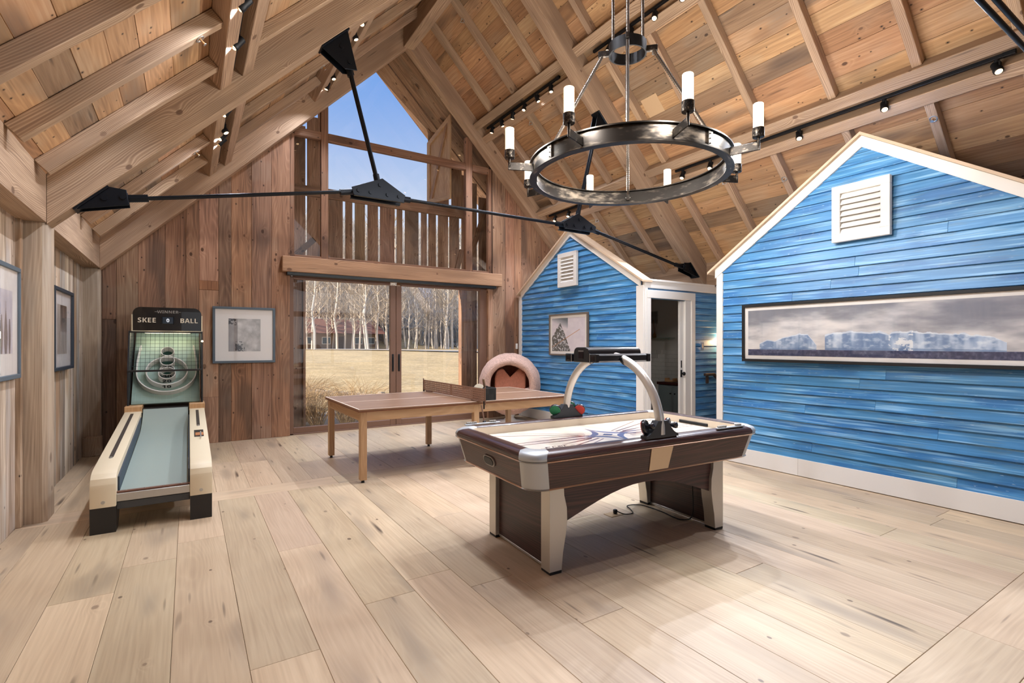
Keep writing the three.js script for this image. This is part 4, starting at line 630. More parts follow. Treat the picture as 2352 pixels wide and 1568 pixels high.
// ---------------------------------------------------------------- air hockey table
{
  const HX = 2.70, HZ = -2.87, YAW = -0.047;
  const t = thing('air_hockey_table', 'dark walnut air hockey table with silver corners and an overhead arch scoreboard', 'game table', [HX, 0, HZ], YAW);
  const rr = (hx, hz, r, k) => { const P = []; const c = [[hx - r, hz - r, 0], [-(hx - r), hz - r, 1], [-(hx - r), -(hz - r), 2], [hx - r, -(hz - r), 3]]; const [x, z, q] = c[k]; for (let i = 0; i <= 10; i++) { const a = (q + i / 10) * Math.PI / 2; P.push([x + r * Math.cos(a), z + r * Math.sin(a)]); } return P; };
  // corner k from +x towards +z; a straight run joins corner k to corner k+1
  function band(levels, k, kind) { // levels: [hx,hz,r,y]
    const rows = levels.map(([hx, hz, r, y]) => { const a = rr(hx, hz, r, k); const l = kind === 'corner' ? a : [a[10], rr(hx, hz, r, (k + 1) % 4)[0]]; return l.map(([x, z]) => [x, y, z]); });
    const P = [], U = [], I = [], n = rows[0].length; let v = 0;
    rows.forEach((row, j) => { if (j) v += Math.hypot(row[0][0] - rows[j - 1][0][0], row[0][1] - rows[j - 1][0][1], row[0][2] - rows[j - 1][0][2]); row.forEach((p) => { P.push(...p); U.push(v, Math.abs(p[0] - 0) > 0 ? (k % 2 ? p[2] : p[0]) : 0); }); });
    for (let j = 0; j < rows.length - 1; j++) for (let i = 0; i < n - 1; i++) { const a = j * n + i, b = a + 1, c = a + n, d = c + 1; I.push(a, b, c, b, d, c); }
    const g = new THREE.BufferGeometry(); g.setAttribute('position', new THREE.Float32BufferAttribute(P, 3)); g.setAttribute('uv', new THREE.Float32BufferAttribute(U, 2)); g.setIndex(I); g.computeVertexNormals(); return tintGeo(creased(g, 0.9), [1, 1, 1]);
  }
  const HXo = 1.055, HZo = 0.565, R = 0.12;
  const apron = [[HXo - 0.012, HZo - 0.012, R, 0.742], [HXo - 0.052, HZo - 0.052, R, 0.57]];
  const rim = [[HXo - 0.012, HZo - 0.012, R, 0.745], [HXo, HZo, R, 0.752], [HXo + 0.002, HZo + 0.002, R, 0.768], [HXo - 0.008, HZo - 0.008, R, 0.79], [HXo - 0.03, HZo - 0.03, R, 0.802], [HXo - 0.075, HZo - 0.075, R * 0.7, 0.806], [HXo - 0.098, HZo - 0.098, R * 0.6, 0.802], [HXo - 0.105, HZo - 0.105, R * 0.55, 0.790]];
  const inner = [[HXo - 0.105, HZo - 0.105, R * 0.55, 0.793], [HXo - 0.108, HZo - 0.108, R * 0.55, 0.737]];
  const railMat = MWengeRail;
  const cor = ['corner', 'corner', 'corner', 'corner'];
  for (let k = 0; k < 4; k++) {
    part('corner_cap', band(rim, k, 'corner'), MSilver, t); part('corner_panel', band(apron, k, 'corner'), MSilver, t);
    const side = k % 2 === 0 ? 'side' : 'end';
    part('top_rail', band(rim, k, 'run'), railMat, t); const pn = part(side + '_panel', band(apron, k, 'run'), MWenge, t);
    part('inner_wall', band(inner, k, 'run'), mats.cream_wall, t); part('inner_wall', band(inner, k, 'corner'), mats.cream_wall, t);
    for (const [y0, y1, dd] of [[0.738, 0.748, 0.006], [0.562, 0.574, -0.042]]) { const o = HXo + dd - 0.01, oz = HZo + dd - 0.01; const lv = [[o, oz, R, y0], [o + 0.006, oz + 0.006, R, (y0 + y1) / 2], [o, oz, R, y1]]; part('trim_strip', band(lv, k, 'run'), MTrim, t); part('trim_strip', band(lv, k, 'corner'), MChrome, t); }
  }
  part('cabinet_core', cbox(1.90, 0.15, 0.92, 0.01), plain('core_dark', 0x241514, 0.6), t, [0, 0.655, 0]);
  // playfield print
  const c = document.createElement('canvas'); c.width = 2048; c.height = 1000; const x = c.getContext('2d');
  x.fillStyle = '#efe0ce'; x.fillRect(0, 0, 2048, 1000); x.translate(1024, 500);
  const tri = (pts, col) => { x.fillStyle = col; x.beginPath(); pts.forEach((p, i) => i ? x.lineTo(p[0], p[1]) : x.moveTo(p[0], p[1])); x.closePath(); x.fill(); };
  for (const sx of [-1, 1]) for (const sy of [-1, 1]) { const m = (l) => l.map(([a, b]) => [a * sx, b * sy]); tri(m([[120, 20], [980, 30], [985, 38], [200, 60]]), '#8a5e54'); tri(m([[200, 46], [560, 150], [575, 160], [240, 90]]), '#7a4a44'); tri(m([[170, 80], [900, 400], [892, 412], [160, 96]]), '#7a4a44'); tri(m([[150, 120], [700, 430], [694, 440], [146, 130]]), '#8a5e54'); tri(m([[120, 16], [520, 48], [535, 56], [230, 40]]), '#6a6484'); }
  x.fillStyle = '#686284'; x.beginPath(); const star = (R1, R2, w) => { x.moveTo(0, -R1); x.quadraticCurveTo(w, -w, R2, 0); x.quadraticCurveTo(w, w, 0, R1); x.quadraticCurveTo(-w, w, -R2, 0); x.quadraticCurveTo(-w, -w, 0, -R1); }; star(330, 260, 36); x.fill(); x.fillStyle = '#efe0ce'; x.beginPath(); star(205, 150, 20); x.fill();
  x.fillStyle = '#5d587c'; x.beginPath(); x.moveTo(0, -46); x.lineTo(56, 0); x.lineTo(0, 46); x.lineTo(-56, 0); x.fill(); tri([[-1000, -3], [1000, -3], [1000, 3], [-1000, 3]], '#8f8698');
  for (const q of [1, -1]) { x.save(); x.scale(q, q); x.translate(-640, 200); x.fillStyle = '#6a4a44'; [[-150, 6, 40, 6], [-96, -26, 14, 40], [-90, -26, 40, 10], [-92, -6, 30, 8], [-40, -20, 12, 34], [-36, -24, 34, 9], [-36, 8, 34, 8], [12, -22, 10, 36], [26, -24, 10, 36], [40, -20, 10, 34], [64, -24, 12, 38], [70, -24, 30, 8], [112, 4, 40, 6]].forEach(([px, py, w, h]) => { x.save(); x.transform(1, 0, -0.35, 1, px, py); x.fillRect(0, 0, w, h); x.restore(); }); x.restore(); }
  const ct = new THREE.CanvasTexture(c); ct.colorSpace = THREE.SRGBColorSpace;
  const pf = new THREE.PlaneGeometry(1.90, 0.92); pf.rotateX(-Math.PI / 2); part('playfield', pf, phys('playfield_print', { map: ct, roughness: 0.22, clearcoat: 0.3 }), t, [0, 0.7365, 0]);
  part('playfield_board', cbox(1.90, 0.02, 0.92, 0.002), mats.cream_wall, t, [0, 0.7255, 0]);
  for (const s of [-1, 1]) { part('goal_slot', cbox(0.012, 0.022, 0.30, 0.003), MBlack, t, [s * 0.944, 0.752, 0]); const sl = Math.atan2(0.04, 0.172); const rt = new THREE.Shape(); rt.absellipse(-0.035, 0, 0.038, 0.030, Math.PI / 2, Math.PI * 1.5); rt.absellipse(0.035, 0, 0.038, 0.030, -Math.PI / 2, Math.PI / 2); const rg = new THREE.ExtrudeGeometry(rt, { depth: 0.012, bevelEnabled: true, bevelSize: 0.005, bevelThickness: 0.003, bevelSegments: 2 }); const rp = part('return_slot', rg, mats.slot_rim, t, [s * 1.019, 0.662, s * -0.02], [0, s * Math.PI / 2, 0]); rp.rotateX(sl); const ih = rg.clone().scale(0.84, 0.78, 1).translate(0, 0, 0.004); part('slot_opening', ih, MBlack, rp); }
  for (const s of [-1, 1]) { const p = part('score_panel', slab([[-0.088, 0.578], [0.088, 0.578], [0.10, 0.737], [-0.10, 0.737]], 0.003), mats.cream_panel, t, [s * 0.0, 0, 0]); if (s < 0) p.rotation.y = Math.PI; p.position.z = s * (HZo - 0.0115); const ang = Math.atan2(0.04, 0.172); p.rotateX(ang); p.position.y = 0.742 - 0.742 * Math.cos(ang); p.position.z = s * (HZo - 0.012 - 0.742 * Math.sin(ang) + 0.002); p.position.y += 0.0; }
  // legs: end panels between silver posts, arched stretchers
  const legIn = [[0.0, 0.02], [0.085, 0.02], [0.095, 0.12], [0.118, 0.24], [0.128, 0.32], [0.125, 0.40], [0.105, 0.48], [0.10, 0.575], [0.0, 0.575]];
  for (const sx of [-1, 1]) {
    part('end_leg_panel', cbox(0.024, 0.56, 0.70, 0.003, { grain: 'z', tint: [0.8, 0.8, 0.85] }), MWenge, t, [sx * 0.765, 0.30, 0]); part('panel_foot_strip', cbox(0.03, 0.018, 0.66, 0.003), MChrome, t, [sx * 0.765, 0.018, 0]);
    for (const sz of [-1, 1]) { const pts = sx < 0 ? legIn : legIn.map(([a, b]) => [-a, b]).reverse(); const lg = part('leg', slab(pts, 0.094, { bevel: 0.003 }), MChromeWarm, t, [sx * 0.805, 0, sz > 0 ? 0.308 : -0.402]); part('foot_pad', cbox(0.09, 0.022, 0.10, 0.003), MBlack, lg, [-sx * 0.043, 0.011, 0.047]); }
  }
  const arch = [[-0.685, 0.30], [-0.60, 0.33]]; for (let i = 1; i < 12; i++) { const a = -0.6 + 1.2 * i / 12; arch.push([a, 0.33 + 0.135 * Math.sin(Math.PI * i / 12)]); } arch.push([0.60, 0.33], [0.685, 0.30], [0.70, 0.575], [-0.70, 0.575]);
  for (const s of [-1, 1]) part('stretcher', slab(arch, 0.02, { grain: 'x', tint: [0.95, 0.95, 1] }), MWenge, t, [0, 0, s * 0.37 - 0.01]);
  // arch, scoreboard and mallet holders
  const ac = new THREE.CatmullRomCurve3(Array.from({ length: 25 }, (_, i) => { const a = Math.PI * i / 24; return V3(0, 0.82 + 0.52 * Math.pow(Math.sin(a), 0.92), 0.535 * Math.cos(a)); })); part('arch_tube', new THREE.TubeGeometry(ac, 72, 0.031, 18), MSilverTube, t);
  const sb = new THREE.Shape(); sb.moveTo(-0.085, 0); sb.lineTo(0.085, 0); sb.lineTo(0.085, 0.055); sb.quadraticCurveTo(0.085, 0.10, 0.04, 0.10); sb.lineTo(-0.04, 0.10); sb.quadraticCurveTo(-0.085, 0.10, -0.085, 0.055); const gloss = phys('scoreboard_black', { color: 0x15161a, roughness: 0.28, clearcoat: 0.4 });
  const bd = part('scoreboard', new THREE.ExtrudeGeometry(sb, { depth: 0.50, bevelEnabled: true, bevelSize: 0.006, bevelThickness: 0.006, bevelSegments: 3 }), gloss, t, [-0.25, 1.298, 0], [0, Math.PI / 2, 0]);
  const win = plain('display_red_dark', 0x1d0f12, 0.15); part('timer_window', cbox(0.055, 0.05, 0.004, 0.001), win, bd, [0, 0.045, -0.007]); part('timer_window', cbox(0.055, 0.05, 0.004, 0.001), win, bd, [0, 0.045, 0.507]); part('logo_strip', cbox(0.06, 0.006, 0.003), mats.letter_grey, bd, [0, 0.078, -0.007]);
  for (const s of [-1, 1]) { const wg = part('score_wing', cbox(0.48, 0.062, 0.085, 0.012), gloss, t, [0.0, 1.325, s * 0.135]); for (const e of [-1, 1]) { const cs = part('score_case', cbox(0.03, 0.062, 0.075, 0.004), gloss, wg, [e * 0.25, 0, s * 0.012]); part('score_window', cbox(0.004, 0.034, 0.038, 0.001), win, cs, [e * 0.016, 0, 0]); part('case_trim', cbox(0.006, 0.066, 0.004, 0.001), MChrome, cs, [e * 0.012, 0, s * -0.038]); } part('collar', cyl(0.036, 0.036, 0.02, 20), MBlack, t, [0, 1.305, s * 0.19], [Math.PI / 2 - s * 0.5, 0, 0]); }
  const hsh = []; for (let i = 0; i <= 14; i++) { const a = -0.145 + 0.29 * i / 14, q = Math.abs(a); hsh.push([a, q < 0.042 ? 0.105 : 0.012 + 0.093 * Math.pow(1 - (q - 0.042) / 0.103, 1.7)]); } hsh.push([0.145, 0], [-0.145, 0]);
  for (const s of [-1, 1]) part('mallet_holder', slab(hsh.slice().reverse(), 0.05, { bevel: 0.004 }), plain('holder_grey_' + s, 0x2c2e32, 0.5), t, [0, 0.806, s * 0.530 - 0.025]);
  for (const [lx, lz] of [[-0.80, -0.535], [0.72, 0.535]]) { const sl = part('score_slider', cbox(0.30, 0.010, 0.03, 0.003), MSilver, t, [lx, 0.811, lz]); for (let i = 0; i < 10; i++) part('bead', cbox(0.012, 0.014, 0.024, 0.004), mats.bead_grey, sl, [-0.13 + i * 0.0145 + (i > 5 ? 0.11 : 0), 0.012, 0]); }
  // mallets resting in the holders
  const toWorld = (p) => { const q = p.clone().applyAxisAngle(V3(0, 1, 0), YAW); return [q.x + HX, q.y, q.z + HZ]; };
  const mallet = (label, lp, axis, body, felt) => { const m = thing('air_hockey_mallet', label, 'mallet', toWorld(lp)); m.quaternion.setFromUnitVectors(V3(0, 1, 0), axis.clone().applyAxisAngle(V3(0, 1, 0), YAW).normalize()); part('base', lathe([[0, 0.004], [0.046, 0.004], [0.049, 0.01], [0.049, 0.026], [0.042, 0.032], [0.03, 0.024], [0, 0.022]], 32), body, m); part('knob', lathe([[0.018, 0.022], [0.013, 0.04], [0.020, 0.056], [0.023, 0.068], [0.018, 0.08], [0, 0.084]], 24), body, m); part('felt', cyl(0.045, 0.045, 0.005, 32), felt, m, [0, 0.0025, 0]); };
  const navy = phys('mallet_navy', { color: 0x12131f, roughness: 0.25, clearcoat: 0.5 }), green = plain('felt_green', 0x2f7d55, 0.9), red = plain('felt_red', 0xc0433a, 0.9);
  mallet('dark mallet with red felt leaning left in the front holder', V3(-0.125, 0.872, 0.50), V3(0.45, 0.22, 0.85), navy, red); mallet('dark mallet with round knob leaning right in the front holder', V3(0.09, 0.872, 0.495), V3(0.55, 0.05, 0.8), navy, red);
  mallet('mallet with green felt base on the left of the back holder', V3(-0.125, 0.865, -0.525), V3(0.62, 0.38, -0.68), navy, green); mallet('mallet with green felt base half hidden behind the back holder', V3(0.075, 0.878, -0.585), V3(0.55, 0.4, -0.75), navy, green); mallet('mallet with red felt base on the right of the back holder', V3(0.112, 0.858, -0.50), V3(0.62, 0.38, -0.68), navy, red);
  // cord and floor outlet
  const fo = thing('floor_outlet', 'brass-edged floor outlet under the air hockey table', 'outlet', [3.0, 0.0005, -3.12]); part('plate', cbox(0.13, 0.004, 0.10, 0.001), mats.outlet_tan, fo, [0, 0.002, 0]); part('plug', cbox(0.03, 0.035, 0.03, 0.005), MBlack, fo, [0.02, 0.022, 0]);
  const cc = new THREE.CatmullRomCurve3([V3(3.02, 0.03, -3.12), V3(3.06, 0.012, -3.05), V3(3.14, 0.008, -3.04), V3(3.20, 0.008, -3.12), V3(3.24, 0.01, -3.20), V3(3.36, 0.008, -3.16), V3(3.38, 0.008, -2.95), V3(3.36, 0.008, -2.72), V3(3.405, 0.03, -2.66), V3(3.41, 0.30, -2.65), V3(3.41, 0.55, -2.65)]);
  tag(part('power_cord', new THREE.TubeGeometry(cc, 90, 0.0045, 8), MBlack, scene), 'thin black power cord running from the floor outlet to the table leg', 'cord');
}
// ---------------------------------------------------------------- framed pictures
function picture(label, pos, ry, w, h, fw, fd, fmat, pw, ph, ptex, group) {
  const g = thing('framed_picture', label, 'picture', pos, ry, group);
  part('frame_rail', cbox(w, fw, fd, 0.003), fmat, g, [0, h / 2 - fw / 2, fd / 2]); part('frame_rail', cbox(w, fw, fd, 0.003), fmat, g, [0, -h / 2 + fw / 2, fd / 2]);
  for (const s of [-1, 1]) part('frame_stile', cbox(fw, h - 2 * fw, fd, 0.003), fmat, g, [s * (w / 2 - fw / 2), 0, fd / 2]);
  part('mat_board', cbox(w - 2 * fw + 0.004, h - 2 * fw + 0.004, 0.006), mats.mat_board, g, [0, 0, fd * 0.45]);
  const pm = std('print_' + label.slice(0, 12), { map: ptex, roughness: 0.7 }); part('print', new THREE.PlaneGeometry(pw, ph), pm, g, [0, 0, fd * 0.45 + 0.0045]);
  part('glass', cbox(w - 2 * fw, h - 2 * fw, 0.002), MPicGlass, g, [0, 0, fd * 0.78]);
  return g;
}
plain('mat_board', 0xe8e4e0, 0.8);
const MFrameBlue = plain('frame_slate_blue', 0x55626c, 0.5), MFrameBlack = plain('frame_black', 0x18181a, 0.45), MFrameNavy = plain('frame_dark_blue', 0x262f3a, 0.5), MFrameTaupe = plain('frame_taupe', 0x6d6156, 0.5);
{
  const berg = (u, a, b, pts) => { if (u < a || u > b) return 0; const t = (u - a) / (b - a) * (pts.length - 1), i = Math.min(pts.length - 2, Math.floor(t)); return pts[i] + (pts[i + 1] - pts[i]) * (t - i); };
  const pano = tex(2048, 448, (u, v) => {
    const cl = fbm(u, v, 7, 5, 5, 13), cl2 = fbm(u, v, 3, 4, 4, 33); let c;
    if (v > 0.135) { const t = clamp(cl * 0.8 + cl2 * 0.5 - 0.15 + (0.55 - v) * 0.35 * (1 - u)); c = mix3([128, 130, 140], [222, 218, 216], sstep(0.25, 0.8, t)); c = mix3(c, [122, 124, 140], sstep(0.4, 1, u) * 0.45 * sstep(0.3, 0.9, v)); }
    else { const n = fbm(u, v, 120, 24, 3, 5); c = mix3([52, 56, 86], [104, 106, 132], clamp((n - 0.35) * 1.6)); }
    const j = (fbm(u, 0.5, 60, 2, 3, 8) - 0.5) * 0.05;
    let top = Math.max(berg(u, 0.06, 0.325, [0.27, 0.36, 0.33, 0.42, 0.46, 0.50, 0.50, 0.24]), berg(u, 0.36, 0.60, [0.45, 0.52, 0.50, 0.54, 0.52, 0.50, 0.51, 0.47]), berg(u, 0.58, 0.945, [0.40, 0.50, 0.51, 0.52, 0.49, 0.49, 0.47, 0.45, 0.47, 0.43, 0.42, 0.40, 0.30]));
    if (top && v > 0.13 && v < 0.13 + (top - 0.13) * 0.92 + j) {
      const f = fbm(u, v, 34, 2, 3, 44), n = fbm(u, v, 50, 18, 4, 19), h = (v - 0.13) / (top - 0.13);
      c = mix3([118, 142, 178], [192, 206, 224], sstep(0.3, 0.7, f)); c = mix3(c, [222, 230, 238], clamp((n - 0.45) * 2.2)); if (h > 0.84 + j) c = mix3(c, [232, 236, 240], 0.7); if (h < 0.12) c = mix3(c, [90, 116, 156], 0.5);
      if (u > 0.60 && u < 0.68 && n > 0.5) c = mix3(c, [244, 244, 242], 0.7);
    }
    return c;
  });
  picture('very long black framed panorama of icebergs on the near blue house', [XH - 0.008, 1.5535, -2.333], -Math.PI / 2, 2.494, 0.66, 0.032, 0.04, MFrameBlack, 2.35, 0.515, pano);
  const peak = tex(512, 384, (u, v) => { const d = (v - 0.95 + u * 0.9), n = fbm(u, v, 14, 12, 5, 3), ridge = v < (u < 0.27 ? 0.42 + u / 0.27 * 0.44 : 0.86 - (u - 0.27) * 2.7) + (n - 0.5) * 0.16; let c = mix3([206, 196, 206], [226, 218, 222], n); if (v > 0.9 - u * 0.5 && u < 0.5) c = mix3(c, [84, 96, 110], clamp((v - 0.9 + u * 0.5) * 4)); if (ridge) { const k = fbm(u, v, 40, 26, 4, 77); c = mix3([46, 50, 60], [206, 204, 212], sstep(0.42, 0.68, k)); } const l = Math.abs(v - (0.12 + (u - 0.0) * 0.62)); if (l < 0.012 && u < 0.85) c = mix3(c, [176, 112, 72], 0.7); return c; });
  picture('taupe framed photograph of a snowy ridge on the far blue house', [XH - 0.006, 1.5875, -6.8515], -Math.PI / 2, 1.055, 0.729, 0.028, 0.04, MFrameTaupe, 0.90, 0.58, peak);
  const snow = tex(256, 256, (u, v) => { const n = fbm(u, v, 6, 6, 5, 61), m = fbm(u, v, 20, 20, 3, 9); let c = mix3([160, 158, 156], [222, 220, 218], clamp(n * 1.4 - 0.2)); if (u < 0.28) c = mix3(c, [120, 116, 118], 0.5); if (v > 0.8 && u < 0.25 && m > 0.5) c = [60, 58, 60]; if (v < 0.3 && u > 0.2 && u < 0.5 && m > 0.52) c = [80, 80, 84]; return c; });
  picture('square slate blue framed snow photograph on the far brown boards', [0.70, 1.557, ZF + 0.012], 0, 0.822, 0.822, 0.034, 0.035, MFrameBlue, 0.42, 0.48, snow);
  const fig = tex(256, 256, (u, v) => { let c = mix3([176, 174, 190], [214, 210, 220], fbm(u, v, 5, 5, 4, 4)); for (const [a, w, h] of [[0.3, 0.07, 0.75], [0.48, 0.06, 0.6], [0.68, 0.08, 0.82], [0.86, 0.05, 0.55]]) { const d = Math.abs(u - a) / (w * (0.6 + 0.5 * Math.sin(v * 6))); if (d < 1 && v < h) c = mix3([62, 58, 72], [120, 112, 122], fbm(u, v, 30, 30, 3, 7)); } return c; });
  picture('slate blue framed photograph of dark upright figures on the left wall', [XL + 0.008, 1.587, -4.915], Math.PI / 2, 0.83, 0.84, 0.034, 0.035, MFrameBlue, 0.50, 0.46, fig);
  const fall = tex(256, 256, (u, v) => { const n = fbm(u, v, 8, 5, 5, 90); let c = mix3([150, 140, 132], [214, 206, 198], n); if (v > 0.45 && u > 0.3) c = mix3(c, [58, 50, 46], clamp((v - 0.45) * 3 * n + 0.2)); return c; });
  picture('dark blue framed small vertical photograph on the left wall beyond the post', [XL + 0.008, 1.575, -6.87], Math.PI / 2, 0.945, 0.825, 0.034, 0.055, MFrameNavy, 0.46, 0.50, fall);
}
// ---------------------------------------------------------------- ball chair
{
  const fur = tex(512, 512, (u, v) => { const n = fbm(u, v, 60, 60, 3, 5), m = fbm(u, v, 9, 9, 3, 15); const k = 0.78 + 0.3 * n + 0.12 * (m - 0.5); return [222 * k, 184 * k, 168 * k]; });
  const plush = phys('pink_plush', { map: fur, bumpMap: fur, bumpScale: 0.012, roughness: 1, sheen: 0.6, sheenColor: new THREE.Color(0xf2d6c8), sheenRoughness: 0.6 }); const plushIn = phys('rose_plush', { map: fur, color: 0xe6cac0, bumpMap: fur, bumpScale: 0.008, roughness: 1, sheen: 0.4, sheenColor: new THREE.Color(0xe8c4b4) });
  const c = thing('ball_chair', 'pink plush ball chair on a white pedestal between glass door and far house', 'chair', [4.93, 0, -7.80], -0.57);
  const R = 0.56, P = []; for (let i = 0; i <= 30; i++) { const a = (i / 30) * 2.18; P.push([R * Math.sin(a), -R * Math.cos(a)]); } const e = 2.18, rc = R - 0.062; for (let i = 1; i <= 9; i++) { const a = e + 0.0 + Math.PI * i / 9; const cx = rc * Math.sin(e), cy = -rc * Math.cos(e), dir = Math.PI * i / 9, nx = Math.sin(e), ny = -Math.cos(e), tx = Math.cos(e), ty = Math.sin(e); P.push([cx + 0.062 * (nx * Math.cos(dir) + tx * Math.sin(dir)), cy + 0.062 * (ny * Math.cos(dir) + ty * Math.sin(dir))]); }
  const Ri = R - 0.124, Pi = []; for (let i = 0; i <= 24; i++) { const a = e - (e * i / 24); Pi.push([Math.max(0, Ri * Math.sin(a)), -Ri * Math.cos(a)]); }
  const fuzz = (g, amp, f) => { const p = g.attributes.position, n = g.attributes.normal; for (let i = 0; i < p.count; i++) { const k = amp * (fbm((p.getX(i) + 2) / 4, (p.getY(i) + 2 + p.getZ(i) * 0.7) / 4, f, f, 3, 31) - 0.5); p.setXYZ(i, p.getX(i) + n.getX(i) * k, p.getY(i) + n.getY(i) * k, p.getZ(i) + n.getZ(i) * k); } return g; };
  const sh = part('shell', fuzz(lathe(P, 72), 0.035, 60).rotateX(Math.PI / 2), plush, c, [0, 0.70, 0]); sh.geometry.attributes.uv.array.forEach((v, i, a) => { a[i] = v * 3; }); part('lining', lathe(Pi, 56).rotateX(Math.PI / 2), plushIn, c, [0, 0.70, 0]);
  const seat = new THREE.SphereGeometry(0.40, 36, 20); seat.scale(1, 0.42, 0.95); part('seat_cushion', fuzz(seat, 0.02, 40), plushIn, c, [0, 0.42, 0.06]);
  const arm = new THREE.CapsuleGeometry(0.085, 0.30, 8, 18); for (const s of [-1, 1]) part('arm_roll', arm, plush, c, [s * 0.33, 0.56, 0.16], [Math.PI / 2, 0, s * 0.2]);
  part('pedestal', lathe([[0, 0.0], [0.30, 0.0], [0.31, 0.012], [0.28, 0.022], [0.12, 0.045], [0.075, 0.09], [0.10, 0.16], [0.22, 0.21], [0, 0.21]], 40), MWhite, c);
  const ps = new THREE.Shape(); ps.moveTo(-0.24, -0.16); ps.lineTo(0.24, -0.17); ps.lineTo(0.25, 0.13); ps.quadraticCurveTo(0.24, 0.23, 0.18, 0.21); ps.lineTo(0.0, 0.03); ps.lineTo(-0.14, 0.20); ps.quadraticCurveTo(-0.21, 0.22, -0.24, 0.06);
  const pg = new THREE.ExtrudeGeometry(ps, { depth: 0.05, bevelEnabled: true, bevelSize: 0.035, bevelThickness: 0.05, bevelSegments: 5, curveSegments: 10 });
  const pil = thing('eared_pillow', 'fuzzy terracotta pillow with two peaks inside the pink ball chair', 'pillow', [4.93 - 0.57 * 0.10, 0.74, -7.80 + 0.10], -0.57); const pgm = part('pillow_body', creased(pg, 1.2), phys('terracotta_plush', { map: fur, color: 0xdcab96, bumpMap: fur, bumpScale: 0.01, roughness: 1, sheen: 0.4, sheenColor: new THREE.Color(0xe6b8a0) }), pil, [0, 0, 0], [-0.32, 0, 0]); pgm.geometry.attributes.uv.array.forEach((v, i, a) => { a[i] = v * 4; });
}
